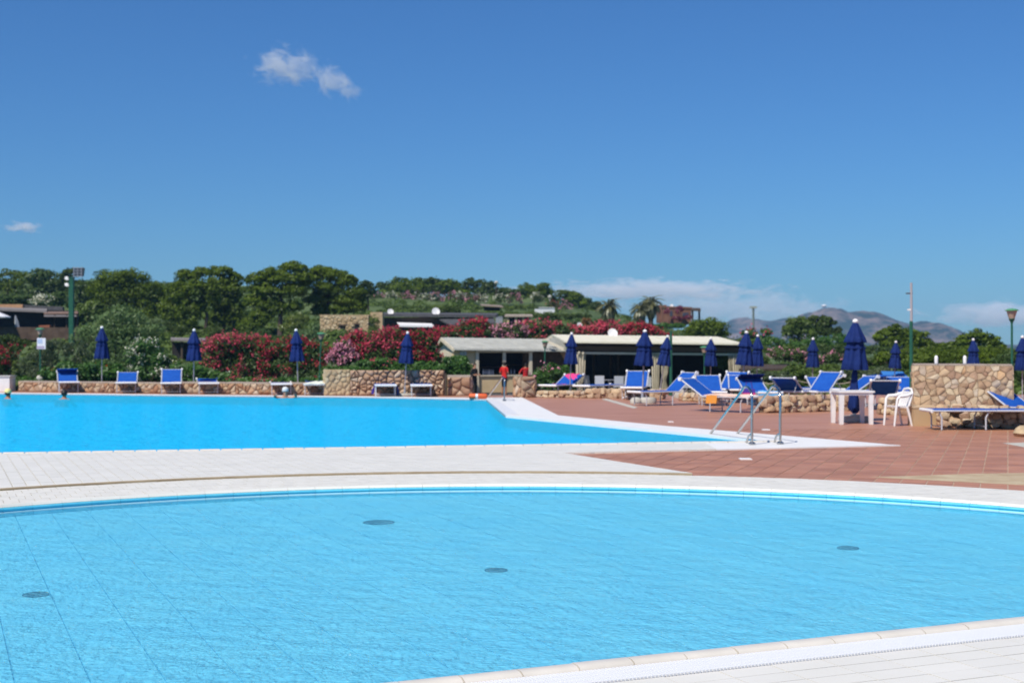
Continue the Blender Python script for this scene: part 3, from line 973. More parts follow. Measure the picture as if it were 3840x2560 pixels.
rubble('low rubble wall below the canopy with white restaurant chairs', (g2(2010, 1489), g2(2190, 1492)), 0.13, 0.13, seed=3)
rubble('low rubble wall in front of the restaurant tables', (g2(2195, 1492), g2(2480, 1497)), 0.26, 0.15, seed=4)
rubble('low rubble wall between the restaurant and the orange towel lounger', (g2(2545, 1502), g2(2655, 1508)), 0.24, 0.14, seed=5)
rubble('long rubble wall behind the near pool ladder', (g2(2872, 1548), g2(3190, 1540)), 0.36, 0.15, seed=6)
rubble('short rubble wall behind the white plastic chair', (g2(3290, 1553), g2(3440, 1560)), 0.33, 0.15, seed=7)
rubble('rubble footing of flat stones under the tall stone wall', (g2(3518, 1602), g2(3870, 1608)), 0.40, 0.13, seed=8)
tw = wall_between('stone_wall', 'broad tall wall of mixed tan stones behind the near flat lounger', g2(3426, 1588), g2(3797, 1592), 0.0, 1.23, 0.112, STONE_R, thick=0.45, d=0.022, bulge=.003, gap=0.004, asp=1.3, soft=.92, cap=(0.03, CAPM, 0.03), ends=(True, True))
def rock(label, px, py, s, m=CONCRETE, z=0.0, group=None, name='boulder', flat=0.7):
    g = G(px, py, 0)
    if z:
        g = at(px, 50.15, z)
    mb = MB()
    n = 9
    vs, fs = [], []
    for j, (r, zz) in enumerate(((.75, 0), (1, .3), (.85, .75), (.4, 1.0))):
        for k in range(n):
            a = 2 * math.pi * k / n
            q = r * random.uniform(.8, 1.15)
            vs.append((q * math.cos(a) * s / 2, q * math.sin(a) * s / 2, zz * s * flat * random.uniform(.9, 1.08)))
    for j in range(3):
        for k in range(n):
            fs.append((j * n + k, j * n + (k + 1) % n, (j + 1) * n + (k + 1) % n, (j + 1) * n + k))
    fs.append(tuple(range(3 * n, 4 * n)))
    mb.add(vs, fs)
    return tag(mb.build(name, m, loc=(g.x, g.y, z), smooth=True), label, name, group)
rock('pale grey boulder on the end of the low wall under the sign lamp', 152, 1466, 0.28, z=0.385, flat=0.75)
rock('white boulder beside the base of the parasol by the grey shrub', 430, 1471, 0.28, CONCRETE, flat=0.6)
rock('large tan rock at the foot of the big stone wall by the right lounger', 3840, 1635, 0.38, STONE_Y, flat=0.5)
rock('rounded pale rock under the upright deck chair by the restaurant', 2545, 1492, 0.42, CONCRETE, flat=0.8)

pb = empty('planter_box', 'plain white planter box at the left end of the far poolside', 'planter', at(4, 49.2, 0))
MB().box((0, .3, .27), (.62, .6, .54)).build('body', PLASTIC, pb)
MB().box((0, .3, .56), (.68, .66, .05)).build('rim', mat('planter_rim', (.45, .44, .42), .8), pb)
# ---------------------------------------------------------------- kiosk (bar)
ZF = -0.72
bar = empty('bar_kiosk', 'cream kiosk with pale sloping roof and dark serving hatches', 'kiosk', P(1900, 1480, 67.5))
bar.location.z = ZF
def rel(o): return Vector(o.location)
def pw_(parent, pts_list):            # world points -> local of an unrotated parent
    return [Vector(p) - Vector(parent.location) for p in pts_list]
def panel(parent, name, pts, th, m, smooth=False):
    """flat panel through world points with a thickness away from the camera side"""
    pts = pw_(parent, pts)
    n = (pts[1] - pts[0]).cross(pts[2] - pts[0]).normalized()
    return MB().hexa(pts, [p + n * th for p in pts]).build(name, m, parent)
FLy, FRy, BLy, BRy = 65.0, 67.0, 68.2, 70.2
def yf(px): return FLy + (FRy - FLy) * (px - 1705) / (2120 - 1705)
# floor in front and inside
MB().hexa(pw_(bar, [at(1560, 75, ZF - .1), at(1765, 45.3, ZF - .1), at(2200, 45.3, ZF - .1), at(2300, 75, ZF - .1)]), pw_(bar, [at(1560, 75, ZF - .012), at(1765, 45.3, ZF - .012), at(2200, 45.3, ZF - .012), at(2300, 75, ZF - .012)])).build('floor_slab', GREYFLOOR, bar)
ez = lambda px: 1.52 - 0.07 * (px - 1705) / 415
def front(px0, px1, z0, z1, name, m, th=0.12, dy=0.0):
    return panel(bar, name, [at(px0, yf(px0) + dy, z0), at(px1, yf(px1) + dy, z0), at(px1, yf(px1) + dy, z1), at(px0, yf(px0) + dy, z1)], -th, m)
front(1700, 1795, ZF, 1.50, 'wall', PLASTER, 0.15, 0.06)
front(1795, 1957, ZF + 0.13, 0.22, 'counter_front', PLASTER, 0.15, 0.12)
front(1790, 1960, 0.22, 0.27, 'counter_top', CREAM, 0.5, 0.04)
front(1797, 1955, ZF, ZF + .13, 'plinth', GREYFLOOR, 0.1, 0.16)
for px in (1790, 1891, 1990):
    front(px - 5, px + 6, ZF if px == 1790 else 0.27, 1.47, 'post', CREAM, 0.10, -0.02)
front(1785, 2000, 1.38, 1.49, 'lintel', CREAM, 0.06, 0.08)
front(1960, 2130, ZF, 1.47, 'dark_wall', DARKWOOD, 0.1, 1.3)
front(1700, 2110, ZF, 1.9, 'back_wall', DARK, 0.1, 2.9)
# shelves and things seen in the dark hatch
front(1810, 1880, 0.62, 0.66, 'shelf', BEAM, 0.25, 2.3)
front(1900, 1975, 0.72, 0.76, 'shelf', BEAM, 0.25, 2.3)
for k in range(9):
    px = 1812 + k * 7.4 if k < 6 else 1905 + (k - 6) * 12
    b = at(px, yf(px) + 0.5, 0.27)
    o = MB().lathe([(.035, 0), (.037, .17), (.013, .23), (.013, .29)], 8).build('bottle', WHITE_CLOTH if k % 3 == 0 else ALU_G, loc=b, smooth=True)
    tag(o, 'small glass bottle standing on the shaded kiosk counter', 'bottle', 'bottles on the kiosk counter')
# side wall with upright boards, gable
def side(name, u0, u1, z0, z1, m, out=0.0):
    a, b = at(1705, FLy, 0), at(1640, BLy, 0)
    d = (b - a).normalized(); nrm = Vector((-abs(d.y), d.x if d.y > 0 else -d.x, 0)).normalized()
    L = (b - a).length
    p, q = a + d * (u0 * L) + nrm * out, a + d * (u1 * L) + nrm * out
    return panel(bar, name, [Vector((p.x, p.y, z0)), Vector((q.x, q.y, z0)), Vector((q.x, q.y, z1)), Vector((p.x, p.y, z1))], 0.1, m)
side('side_wall', 0.12, 0.98, ZF, 1.5, CREAM)
for k in range(6):
    side('board', 0.14 + k * 0.14, 0.255 + k * 0.14, ZF + 0.05, 1.38, CREAM, 0.035)
a, b = at(1705, FLy, 0), at(1640, BLy, 0)
rdg = (a + b) / 2
panel(bar, 'gable', [a.lerp(b, .06) + Vector((0, 0, 1.48)), a.lerp(b, .97) + Vector((0, 0, 1.48)), rdg + Vector((.05, 0, 2.0))], 0.08, CREAM)
# roof: front and back slope with barge boards
ra, rb = at(1656, 66.6, 2.07), at(2062, 68.6, 2.0)
fe0, fe1 = at(1704, FLy - 0.16, 1.52), at(2122, FRy - 0.16, 1.45)
be0, be1 = at(1636, BLy + 0.3, 1.52), at(2055, BRy + 0.3, 1.45)
nrib = 12
for sl, (e0, e1) in (('roof', (fe0, fe1)), ('roof', (be0, be1))):
    panel(bar, sl, [e0, e1, rb, ra], 0.07 if e0 is fe0 else -0.07, ROOF_W)
r_ = [o for o in bar.children if o.name.startswith('roof')][0]
for k in range(9):
    f = (k + 0.5) / 9
    p, q = fe0.lerp(fe1, f), ra.lerp(rb, f)
    MB().tube(pw_(bar, [p + Vector((0, 0, .074)), q + Vector((0, 0, .074))]), 0.018, 6).build('roof_seam', ROOF_W, r_)
MB().tube(pw_(bar, [fe0 + Vector((0, -.03, .0)), fe1 + Vector((0, -.03, .0))]), 0.045, 8).build('gutter', ROOF_W, bar)
for e, tt in ((fe0, ra), (be0, ra)):
    d = (tt - e)
    o = MB().hexa(pw_(bar, [e + Vector((-.06, -.02, -.10)), e + Vector((-.01, 0, -.10)), tt + Vector((-.01, 0, -.10)), tt + Vector((-.06, -.02, -.10))]), pw_(bar, [e + Vector((-.06, -.02, .06)), e + Vector((-.01, 0, .06)), tt + Vector((-.01, 0, .06)), tt + Vector((-.06, -.02, .06))])).build('barge_board', CREAM, bar)
c = at(1738, yf(1738) - 0.01, 1.34)
cl = empty('wall_clock', 'round grey clock on the kiosk wall above the bush', 'clock', c)
MB().lathe([(.16, 0), (.16, .05), (.13, .055), (.13, .04)], 20).build('rim', ALU_G, cl).rotation_euler = (R(90), 0, 0)
MB().lathe([(.128, 0), (.128, .042)], 20).build('face', CONCRETE, cl).rotation_euler = (R(90), 0, 0)
MB().box((0, -.05, .04), (.012, .012, .09)).box((.03, -.05, 0), (.07, .012, .012)).build('hands', DARK, cl)

# ---------------------------------------------------------------- restaurant pavilion
res = empty('restaurant', 'open restaurant pavilion with cream roof, dark beams and tied curtains', 'restaurant', at(2450, 68, ZF))
def ry(px): return 66.5 - 2.0 * (px - 2155) / 630
MB().hexa(pw_(res, [at(2130, 64.5, ZF - .1), at(2830, 62.5, ZF - .1), at(2830, 76, ZF - .1), at(2130, 76, ZF - .1)]), pw_(res, [at(2130, 64.5, ZF - .004), at(2830, 62.5, ZF - .004), at(2830, 76, ZF - .004), at(2130, 76, ZF - .004)])).build('floor_slab', GREYFLOOR, res)
def rfront(px0, px1, y0, y1, name, m, th, dy):
    """front panel between photo rows y0 (top) and y1 at the two ends (pairs)"""
    q = [P(px0, y1[0], ry(px0) + dy), P(px1, y1[1], ry(px1) + dy), P(px1, y0[1], ry(px1) + dy), P(px0, y0[0], ry(px0) + dy)]
    return panel(res, name, q, -th, m)
rL, rR = P(2070, 1260, 72.5), P(2690, 1268, 71)
eL, eR = P(2118, 1285, 66.0), P(2786, 1293, 63.8)
bL, bR = P(2040, 1280, 79), P(2760, 1290, 78)
panel(res, 'roof', [eL, eR, rR, rL], 0.09, ROOF_C)
panel(res, 'back_roof', [bR, bL, rL, rR], 0.09, ROOF_C)
panel(res, 'hip', [eR, bR, rR], 0.09, ROOF_C)
rr = [o for o in res.children if o.name.startswith('roof')][0]
for k in range(14):
    f = (k + .5) / 14
    MB().tube(pw_(res, [eL.lerp(eR, f) + Vector((0, 0, .094)), rL.lerp(rR, f) + Vector((0, 0, .094))]), 0.012, 5).build('roof_seam', ROOF_C, rr)
rfront(2118, 2786, (1285, 1293), (1292, 1299), 'fascia', DARKWOOD, .06, -.5)
rfront(2150, 2780, (1297, 1303), (1315, 1321), 'beam', BEAM, .2, 0)
rfront(2160, 2778, (1319, 1325), (1327, 1333), 'curtain_rail', CREAM, .08, -.12)
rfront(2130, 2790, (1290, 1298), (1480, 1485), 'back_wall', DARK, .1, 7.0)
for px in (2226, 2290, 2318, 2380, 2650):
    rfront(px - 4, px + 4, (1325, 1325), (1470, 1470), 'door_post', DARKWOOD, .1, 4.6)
# cream gable overhang at the left end
panel(res, 'barge_board', [P(2050, 1283, 66.4), P(2116, 1316, 66.2), P(2116, 1304, 66.2), P(2052, 1274, 66.4)], 0.1, CREAM)
panel(res, 'barge_board', [P(2034, 1280, 66.4), P(2071, 1266, 66.4), P(2071, 1259, 66.4), P(2034, 1274, 66.4)], 0.1, CREAM)
panel(res, 'gable', [P(2050, 1283, 66.9), P(2122, 1310, 66.9), P(2122, 1284, 66.9), P(2072, 1263, 66.9)], 0.05, ROOF_W)
def curtain(px, w0, w1, y0, y1, waist=None):
    """gathered hanging cloth, pinched where it is tied"""
    mb = MB()
    n, rows = 18, 9
    vs, fs = [], []
    for j in range(rows):
        f = j / (rows - 1)
        yy = y0 + (y1 - y0) * f
        ww = w0 + (w1 - w0) * f
        if waist: ww *= 1 - 0.55 * math.exp(-((f - waist) / .16) ** 2)
        for k in range(n):
            u = k / (n - 1)
            p = P(px + (u - .5) * ww, yy, ry(px) - .18 + 0.05 * math.sin(u * 22 + 1.3 * math.sin(f * 3)))
            vs.append(p - Vector(res.location))
    for j in range(rows - 1):
        for k in range(n - 1):
            fs.append((j * n + k, j * n + k + 1, (j + 1) * n + k + 1, (j + 1) * n + k))
    b = len(vs)
    vs2 = [v + Vector((0, .03, 0)) for v in vs]
    mb.add(vs, fs); mb.add(vs2, [f[::-1] for f in fs])
    mb.build('curtain', CURTAIN, res, smooth=True)
curtain(2178, 36, 24, 1320, 1472, .8)
curtain(2458, 30, 24, 1324, 1474, None)
curtain(2492, 26, 20, 1372, 1476, .5)
curtain(2762, 34, 22, 1330, 1440, None)
curtain(2740, 18, 10, 1332, 1420, None)
for px in (2164, 2452, 2779):
    rfront(px - 4, px + 4, (1322, 1322), (1478, 1478), 'column', CREAM, .12, .05)
for px, py in ((2172, 1323), (2187, 1325)):
    p = P(px, py, ry(px) - .3)
    lp = empty('spotlight', 'small cream spotlight above the tied curtain, ' + ('outer one' if px == 2172 else 'inner one'), 'spotlight', p, group='spotlights on the restaurant beam')
    MB().lathe([(.045, -.07), (.07, .03), (.05, .06)], 10).build('shade', CREAM, lp)
    MB().box((0, .07, .06), (.03, .18, .03)).build('arm', CREAM, lp)
# tables and white chairs inside, seen over the low wall
def rchair(px, y, rz, label):
    t = empty('restaurant_chair', label, 'chair', at(px, y, ZF), rz, 'pale chairs in the restaurant')
    MB().box((0, 0, .44), (.46, .46, .05)).build('seat', ALU, t)
    MB().box((0, .22, .70), (.46, .04, .50), rx=-.12).build('backrest', ALU, t)
    for a_ in (-1, 1):
        for b_ in (-1, 1):
            MB().box((a_ * .2, b_ * .2, .21), (.035, .035, .42)).build('leg', ALU_G, t)
rchair(2250, 66.5, R(170), 'pale restaurant chair turned to the pool, beside the second doorway')
rchair(2318, 65.8, R(185), 'brightest restaurant chair with its back to the pool')
rchair(2213, 67.2, R(120), 'pale restaurant chair turned sideways by the tied curtain')
rchair(2352, 66.6, R(200), 'pale restaurant chair half behind the upright blue lounger')
rchair(2425, 66.4, R(175), 'pale restaurant chair between the parasol pole and the curtain')
rchair(2575, 64.0, R(185), 'pale restaurant chair seen behind the folded deck chair')
rchair(2560, 68.0, R(90), 'shaded restaurant chair deeper inside behind the deck chair')
tb = empty('restaurant_table', 'grey square table between the pale restaurant chairs', 'table', at(2283, 67, ZF))
MB().box((0, 0, .73), (.85, .85, .035)).build('top', ALU_G, tb)
MB().tube([(0, 0, .02), (0, 0, .72)], .04, 8).build('column', ALU_G, tb)
MB().lathe([(.28, 0), (.26, .03), (.05, .05)], 16).build('foot', ALU_G, tb)
def dish(label, px, py, w, Y, tilt=R(70), group='satellite dishes'):
    p = P(px, py, Y)
    r = w / 2 * Y / FPX
    t = empty('satellite_dish', label, 'satellite dish', p - Vector((0, 0, r * 1.2)), R(12), group)
    pr = [(0.02, -.12 * r), (r * .5, -.06 * r), (r * .85, .04 * r), (r, .12 * r), (r, .15 * r), (r * .5, .0), (.02, -.05 * r)]
    d = MB().lathe(pr, 20).build('bowl', PLASTIC, t, (0, 0, r * 1.2), smooth=True)
    d.rotation_euler = (tilt, 0, 0)
    MB().tube([(0, .03, -r * .3), (0, .05, r * 1.15)], r * .06, 6).build('mast', ALU_G, t)
    MB().tube([(0, -.05, r * .4), (0, -r * .9, r * 1.1)], r * .04, 6).build('arm', ALU_G, t)
dish('white satellite dish on the ridge of the restaurant roof', 2297, 1250, 38, 71.5)

# ---------------------------------------------------------------- houses on the slope
def slab(parent, name, pts, dz, m):
    pts = pw_(parent, pts)
    return MB().hexa(pts, [p + Vector((0, 0, dz)) for p in pts]).build(name, m, parent)
Y = 105
b0, b1 = P(1200, 1184, Y), P(1382, 1184, Y)
zb = 1.2
th_ = empty('stone_house', 'flat roofed yellow stone house with two narrow dark windows', 'house', Vector((b0.x, Y, zb)))
w, h = b1.x - b0.x, b0.z - zb
holes = []
for (u0, u1, v0, v1) in ((1276, 1296, 1220, 1262), (1330, 1346, 1216, 1258)):
    holes.append(((u0 - 1200) / 182 * w, (u1 - 1200) / 182 * w, P(0, v1, Y).z - zb, P(0, v0, Y).z - zb))
MB().box((w / 2, 1.8, h / 2), (w - .02, 3.5, h - .02)).build('wall', MORTAR, th_)
stone_face(th_, w, h, 0.21, STONE_Y, gap=.012, d=.05, bulge=.02, holes=[(a - .06, b + .06, e - .06, f + .06) for a, b, e, f in holes], asp=1.2)
for (a, b, e, f) in holes:
    wn = MB().box(((a + b) / 2, .03, (e + f) / 2), (b - a, .04, f - e)).build('window', DARK, th_)
    MB().box(((a + b) / 2, -.02, f + .05), (b - a + .25, .14, .1)).build('lintel', BEAM, wn)
    MB().box(((a + b) / 2, -.03, e - .04), (b - a + .1, .16, .06)).build('sill', CONCRETE, wn)
MB().box((w / 2, 1.75, h + .04), (w + .1, 3.6, .08)).build('roof', STONE_Y, th_)
MB().box((w + .55, 1.4, h / 2 + .16), (.95, 1.4, h + .3)).build('chimney', STONE_Y, th_)
Y = 110
dh = empty('long_house', 'long low house with slate roof and a white awning', 'house', P(1640, 1290, Y))
slab(dh, 'roof', [P(1420, 1187, Y), P(1862, 1190, Y), P(1868, 1183, Y + 6), P(1420, 1180, Y + 6)], .22, ROOF_D)
slab(dh, 'lower_roof', [P(1690, 1222, Y - 2), P(1858, 1214, Y - 2), P(1850, 1196, Y + .6), P(1640, 1197, Y + .6)], .12, ROOF_D)
panel(dh, 'wall', [P(1420, 1290, Y + .5), P(1850, 1290, Y + .5), P(1850, 1190, Y + .5), P(1420, 1190, Y + .5)], -.2, DARKWOOD)
panel(dh, 'doorway', [P(1500, 1290, Y + .4), P(1620, 1290, Y + .4), P(1620, 1222, Y + .4), P(1500, 1222, Y + .4)], -.05, DARK)
panel(dh, 'chimney', [P(1570, 1192, Y + 2), P(1618, 1192, Y + 2), P(1618, 1180, Y + 2), P(1570, 1180, Y + 2)], -.6, STONE_Y)
aw = slab(dh, 'awning', [P(1497, 1220, Y - 1.4), P(1628, 1222, Y - 1.4), P(1618, 1214, Y + .3), P(1488, 1210, Y + .3)], .04, WHITE_CLOTH)
panel(dh, 'awning_valance', [P(1497, 1225, Y - 1.42), P(1628, 1227, Y - 1.42), P(1628, 1220, Y - 1.42), P(1497, 1218, Y - 1.42)], -.03, WHITE_CLOTH)
dish('white satellite dish at the stone house end of the slate roof', 1464, 1169, 23, 111)
dish('larger white satellite dish in the middle of the slate roof', 1634, 1168, 30, 111)
Y = 95
lh = empty('terrace_house', 'low house with shallow grey roof and dark open veranda', 'house', P(120, 1260, Y))
slab(lh, 'roof', [P(-400, 1150, Y), P(175, 1172, Y), P(178, 1161, Y + 5), P(-400, 1140, Y + 5)], .15, mat('grey_eaves', (.17, .155, .15), .85, (.22, .2, .19), 3))
slab(lh, 'lower_roof', [P(165, 1178, Y - .8), P(292, 1176, Y - .8), P(290, 1169, Y + 3), P(165, 1168, Y + 3)], .1, mat('tile_eaves', (.2, .13, .10), .9, (.26, .17, .13), 4))
slab(lh, 'awning', [P(165, 1188, Y - 1.6), P(288, 1188, Y - 1.6), P(288, 1180, Y - .2), P(165, 1180, Y - .2)], .05, mat('grey_awning', (.16, .145, .145), .9))
panel(lh, 'parapet', [P(-400, 1158, Y + 3), P(85, 1163, Y + 3), P(85, 1141, Y + 3), P(-400, 1139, Y + 3)], -.5, STONE)
panel(lh, 'dark_parapet', [P(85, 1166, Y + 3.2), P(235, 1168, Y + 3.2), P(235, 1150, Y + 3.2), P(85, 1143, Y + 3.2)], -.4, ROOF_D)
panel(lh, 'wall', [P(-400, 1270, Y + 1), P(292, 1270, Y + 1), P(292, 1165, Y + 1), P(-400, 1150, Y + 1)], -.2, DARK)
panel(lh, 'terrace_wall', [P(-400, 1275, Y - 2.5), P(300, 1275, Y - 2.5), P(300, 1228, Y - 2.5), P(-400, 1222, Y - 2.5)], -.4, mat('brown_wall', (.065, .042, .030), .95, (.11, .075, .055), 2.5, .5, 9))
panel(lh, 'column', [P(145, 1236, Y - 2.2), P(186, 1236, Y - 2.2), P(186, 1218, Y - 2.2), P(145, 1220, Y - 2.2)], -.5, mat('brick_red', (.25, .09, .05), .9))
for px in (205, 250, 288):
    MB().tube(pw_(lh, [P(px, 1235, Y - 1.2), P(px, 1180, Y - 1.2)]), .06, 6).build('post', DARKWOOD, lh)
um = empty('parasol', 'large open white parasol on the veranda terrace', 'parasol', P(-20, 1235, Y - 3))
MB().lathe([(.02, 0), (.03, .02), (1.05, -.42), (1.05, -.5), (1.02, -.5), (1.0, -.43)], 8).build('canopy', WHITE_CLOTH, um, (0, 0, 1.3))
MB().tube([(0, 0, 0), (0, 0, 1.32)], .035, 8).build('pole', ALU, um)
um.rotation_euler = (0, 0, .3)
fc = empty('parasol', 'folded pale parasol leaning on the dark veranda', 'parasol', P(66, 1235, Y - 2.2))
MB().lathe([(.03, 0), (.14, .05), (.12, .5), (.04, .95), (.01, 1.0)], 8, mod=lambda a, j: 1 + .2 * math.cos(4 * a)).build('canopy', mat('pale_fabric', (.30, .32, .36), .9), fc)
MB().tube([(0, 0, -.3), (0, 0, .1)], .02, 6).build('pole', ALU_G, fc)
fc.rotation_euler = (0, R(-9), 0)
Y = 72
pg = empty('pergola', 'small flat grey pergola between the grey shrub and red oleander', 'pergola', P(720, 1345, Y))
slab(pg, 'roof', [P(640, 1278, Y), P(775, 1283, Y), P(770, 1274, Y + 3), P(640, 1271, Y + 3)], .1, mat('weathered_timber', (.22, .20, .19), .9, (.16, .14, .13), 4, .3, 20))
panel(pg, 'back_wall', [P(645, 1360, Y + 2), P(765, 1360, Y + 2), P(765, 1283, Y + 2), P(645, 1283, Y + 2)], -.2, DARK)
for px in (683, 760):
    MB().tube(pw_(pg, [P(px, 1360, Y + .3), P(px, 1282, Y + .3)]), .08, 6).build('post', DARKWOOD, pg)
Y = 132
pv = empty('stone_shelter', 'small beige shelter with open dark front on the slope', 'shelter', P(1945, 1222, Y))
slab(pv, 'roof', [P(1892, 1188, Y), P(1998, 1188, Y), P(1994, 1184, Y + 3), P(1896, 1184, Y + 3)], .16, mat('beige_roof', (.38, .32, .26), .9, (.3, .25, .2), 4))
panel(pv, 'back_wall', [P(1900, 1222, Y + 2), P(1990, 1222, Y + 2), P(1990, 1188, Y + 2), P(1900, 1188, Y + 2)], -.2, DARK)
for px in (1905, 1935, 1962, 1988):
    panel(pv, 'pillar', [P(px - 4, 1222, Y + .2), P(px + 4, 1222, Y + .2), P(px + 4, 1188, Y + .2), P(px - 4, 1188, Y + .2)], -.25, PLASTER)
hb = empty('hut', 'small grey box hut beside the beige shelter', 'hut', P(1872, 1212, 131))
MB().box((0, 0, .3), (.68, .6, .6)).build('body', mat('hut_grey', (.26, .28, .30), .7), hb)
MB().box((0, 0, .63), (.74, .66, .06)).build('lid', ALU_G, hb)
Y = 168
ct = empty('white_container', 'long white container parked among hedges on the hillside', 'container', P(2043, 1178, Y))
MB().box((0, 1, .45), (2.5, 1.6, .75)).build('body', mat('container_white', (.66, .68, .70), .6), ct, )
MB().hexa([(-1.3, .1, .83), (1.2, .1, .80), (1.2, 1.9, .80), (-1.3, 1.9, .83)], [(-1.3, .1, .90), (1.2, .1, .87), (1.2, 1.9, .87), (-1.3, 1.9, .90)]).build('roof', PLASTIC, ct)
Y = 150
h2 = empty('hill_hut', 'half hidden dark hut with pale roof below the flowering hedge', 'hut', P(1850, 1165, Y))
slab(h2, 'roof', [P(1805, 1147, Y), P(1888, 1153, Y), P(1880, 1148, Y + 3), P(1800, 1142, Y + 3)], .1, mat('dusty_roof', (.24, .19, .15), .9))
panel(h2, 'wall', [P(1815, 1165, Y + .6), P(1875, 1165, Y + .6), P(1875, 1152, Y + .6), P(1815, 1150, Y + .6)], -.2, DARK)
Y = 172
rh = empty('terracotta_house', 'reddish hillside house with pergola and flowering creeper', 'house', P(2550, 1205, Y))
TH = mat('terracotta_wall', (.15, .07, .048), .9, (.20, .10, .068), 1.5)
panel(rh, 'wall', [P(2485, 1215, Y), P(2592, 1215, Y), P(2592, 1152, Y), P(2485, 1150, Y)], -4, TH)
panel(rh, 'cornice', [P(2483, 1154, Y - .1), P(2594, 1158, Y - .1), P(2594, 1151, Y - .1), P(2483, 1147, Y - .1)], -4.2, TH)
panel(rh, 'tower', [P(2470, 1210, Y + 1), P(2500, 1210, Y + 1), P(2500, 1143, Y + 1), P(2470, 1143, Y + 1)], -3, TH)
for (u0, u1, v0, v1) in ((2512, 2522, 1165, 1185), (2560, 2582, 1172, 1190)):
    wn = panel(rh, 'window', [P(u0, v1, Y - .05), P(u1, v1, Y - .05), P(u1, v0, Y - .05), P(u0, v0, Y - .05)], -.1, mat('window_dark', (.05, .06, .09), .3))
slab(rh, 'pergola', [P(2592, 1166, Y - 1), P(2628, 1167, Y - 1), P(2626, 1160, Y + 3), P(2592, 1159, Y + 3)], .2, DARKWOOD)
for px in (2597, 2622):
    MB().tube(pw_(rh, [P(px, 1205, Y), P(px, 1166, Y)]), .13, 6).build('post', DARKWOOD, rh)
dish('white dish on the flat roof of the terracotta house', 2518, 1146, 13, 173)
dish('small white dish among the red oleanders behind the restaurant', 2173, 1218, 19, 92)
th2 = empty('thatched_shelter', 'low dark thatched shelter beyond the rope fence', 'shelter', P(2880, 1440, 62))
slab(th2, 'roof', [P(2770, 1392, 61), P(2985, 1388, 61), P(2960, 1372, 64.5), P(2790, 1374, 64.5)], .1, DARKWOOD)
for px in (2790, 2870, 2965):
    MB().tube(pw_(th2, [P(px, 1450, 62), P(px, 1388, 62)]), .05, 6).build('post', DARKWOOD, th2)
panel(th2, 'back_wall', [P(2785, 1450, 64), P(2870, 1450, 64), P(2870, 1390, 64), P(2785, 1390, 64)], -.1, DARK)
# ---------------------------------------------------------------- plants
def sub_clumps(lobes, k, frac, flat=0.75):
    """break every lobe into smaller tufts near its surface"""
    out = []
    for (cx, cy, cz, rx, ry, rz) in lobes:
        n = max(4, int(k))
        for i in range(n):
            d = rng.normal(size=3); d /= np.linalg.norm(d)
            if d[2] < -0.5: d[2] *= -0.5
            q = rng.uniform(0.55, 0.92)
            s = frac * rng.uniform(0.7, 1.35)
            out.append((cx + d[0] * rx * q, cy + d[1] * ry * q, cz + d[2] * rz * q, rx * s, ry * s, min(rx, rz) * s * flat))
    return out
def px_lobes(lobes, Y, base, deep=0.9):
    out = []
    for l in lobes:
        px, py, rx, ry = l[:4]
        dy = l[4] if len(l) > 4 else 0.0
        c = P(px, py, Y + dy) - base
        k = (Y + dy) / FPX
        out.append((c.x, c.y, c.z, rx * k, min(rx, ry * 1.6) * k * deep, ry * k))
    return out
def tree(name, label, cat, Y, lobes, trunk, m, leaf=0.22, n=5000, k=16, frac=0.34, group=None, flat=0.7, up=0.5, aspect=1.8, flowers=None, nf=0, fsize=0.12, tr=0.16, gz=None, crown='crown', deep=0.9):
    bx = (trunk[0][0] if trunk else lobes[0][0])
    b = at(bx, Y, 0)
    b.z = ground_z(b.x, b.y) if gz is None else gz
    t = empty(name, label, cat, b, 0, group)
    L = px_lobes(lobes, Y, b, deep)
    S = sub_clumps(L, k, frac, flat)
    p1, d1 = blob_points(S, int(n * 0.8), 0.5)
    p2, d2 = blob_points(L, int(n * 0.2), 0.3)
    pts = np.concatenate([p1, p2]); dd = np.concatenate([d1, d2])
    keep = pts[:, 2] > 0.02
    pts, dd = pts[keep], dd[keep]
    link(crown, quads_mesh(crown, leaves(pts, leaf, aspect, up, dd), m), t)
    if flowers is not None and nf:
        # blossom heads: little bunches of petals on the outside
        nb = max(3, nf // 7)
        c, d = blob_points(S, nb * 3, 0.85)
        lo = np.array(L)
        # keep the bunches that lie outermost in their lobe
        q = np.min(np.stack([np.sum(((c - l[:3]) / l[3:6]) ** 2, axis=1) for l in lo]), axis=0)
        from mathutils import noise as mn
        q = q + np.array([mn.noise(Vector(p) * (0.55 / max(.5, fsize * 9))) for p in c]) * 0.55
        c = c[np.argsort(-q)[:nb]]
        c = c[c[:, 2] > 0.08]
        pp = np.repeat(c, 7, axis=0) + rng.normal(size=(len(c) * 7, 3)) * fsize * np.repeat(rng.uniform(.45, 1.15, size=(len(c), 1)), 7, axis=0)
        link('blossoms', quads_mesh('blossoms', leaves(pp, fsize, 1.15, 0.5), flowers), t)
    if trunk:
        mb = MB()
        pts_ = [b * 0 + Vector((0, 0, -0.2))] + [P(x, y, Y) - b for (x, y) in trunk[1:]]
        rs = [tr * (1 - 0.6 * i / max(1, len(pts_) - 1)) for i in range(len(pts_))]
        mb.tube(pts_, rs, 7)
        top = pts_[-1]
        low = pts_[max(0, len(pts_) - 2)]
        for l in L[:6]:
            c = Vector(l[:3])
            s = low.lerp(top, random.uniform(.35, 1))
            mb.tube([s, s.lerp(c, .55) + Vector((0, 0, -.1)), c], [tr * .42, tr * .26, tr * .1], 5)
        mb.build('trunk', BARK, t, smooth=True)
    return t
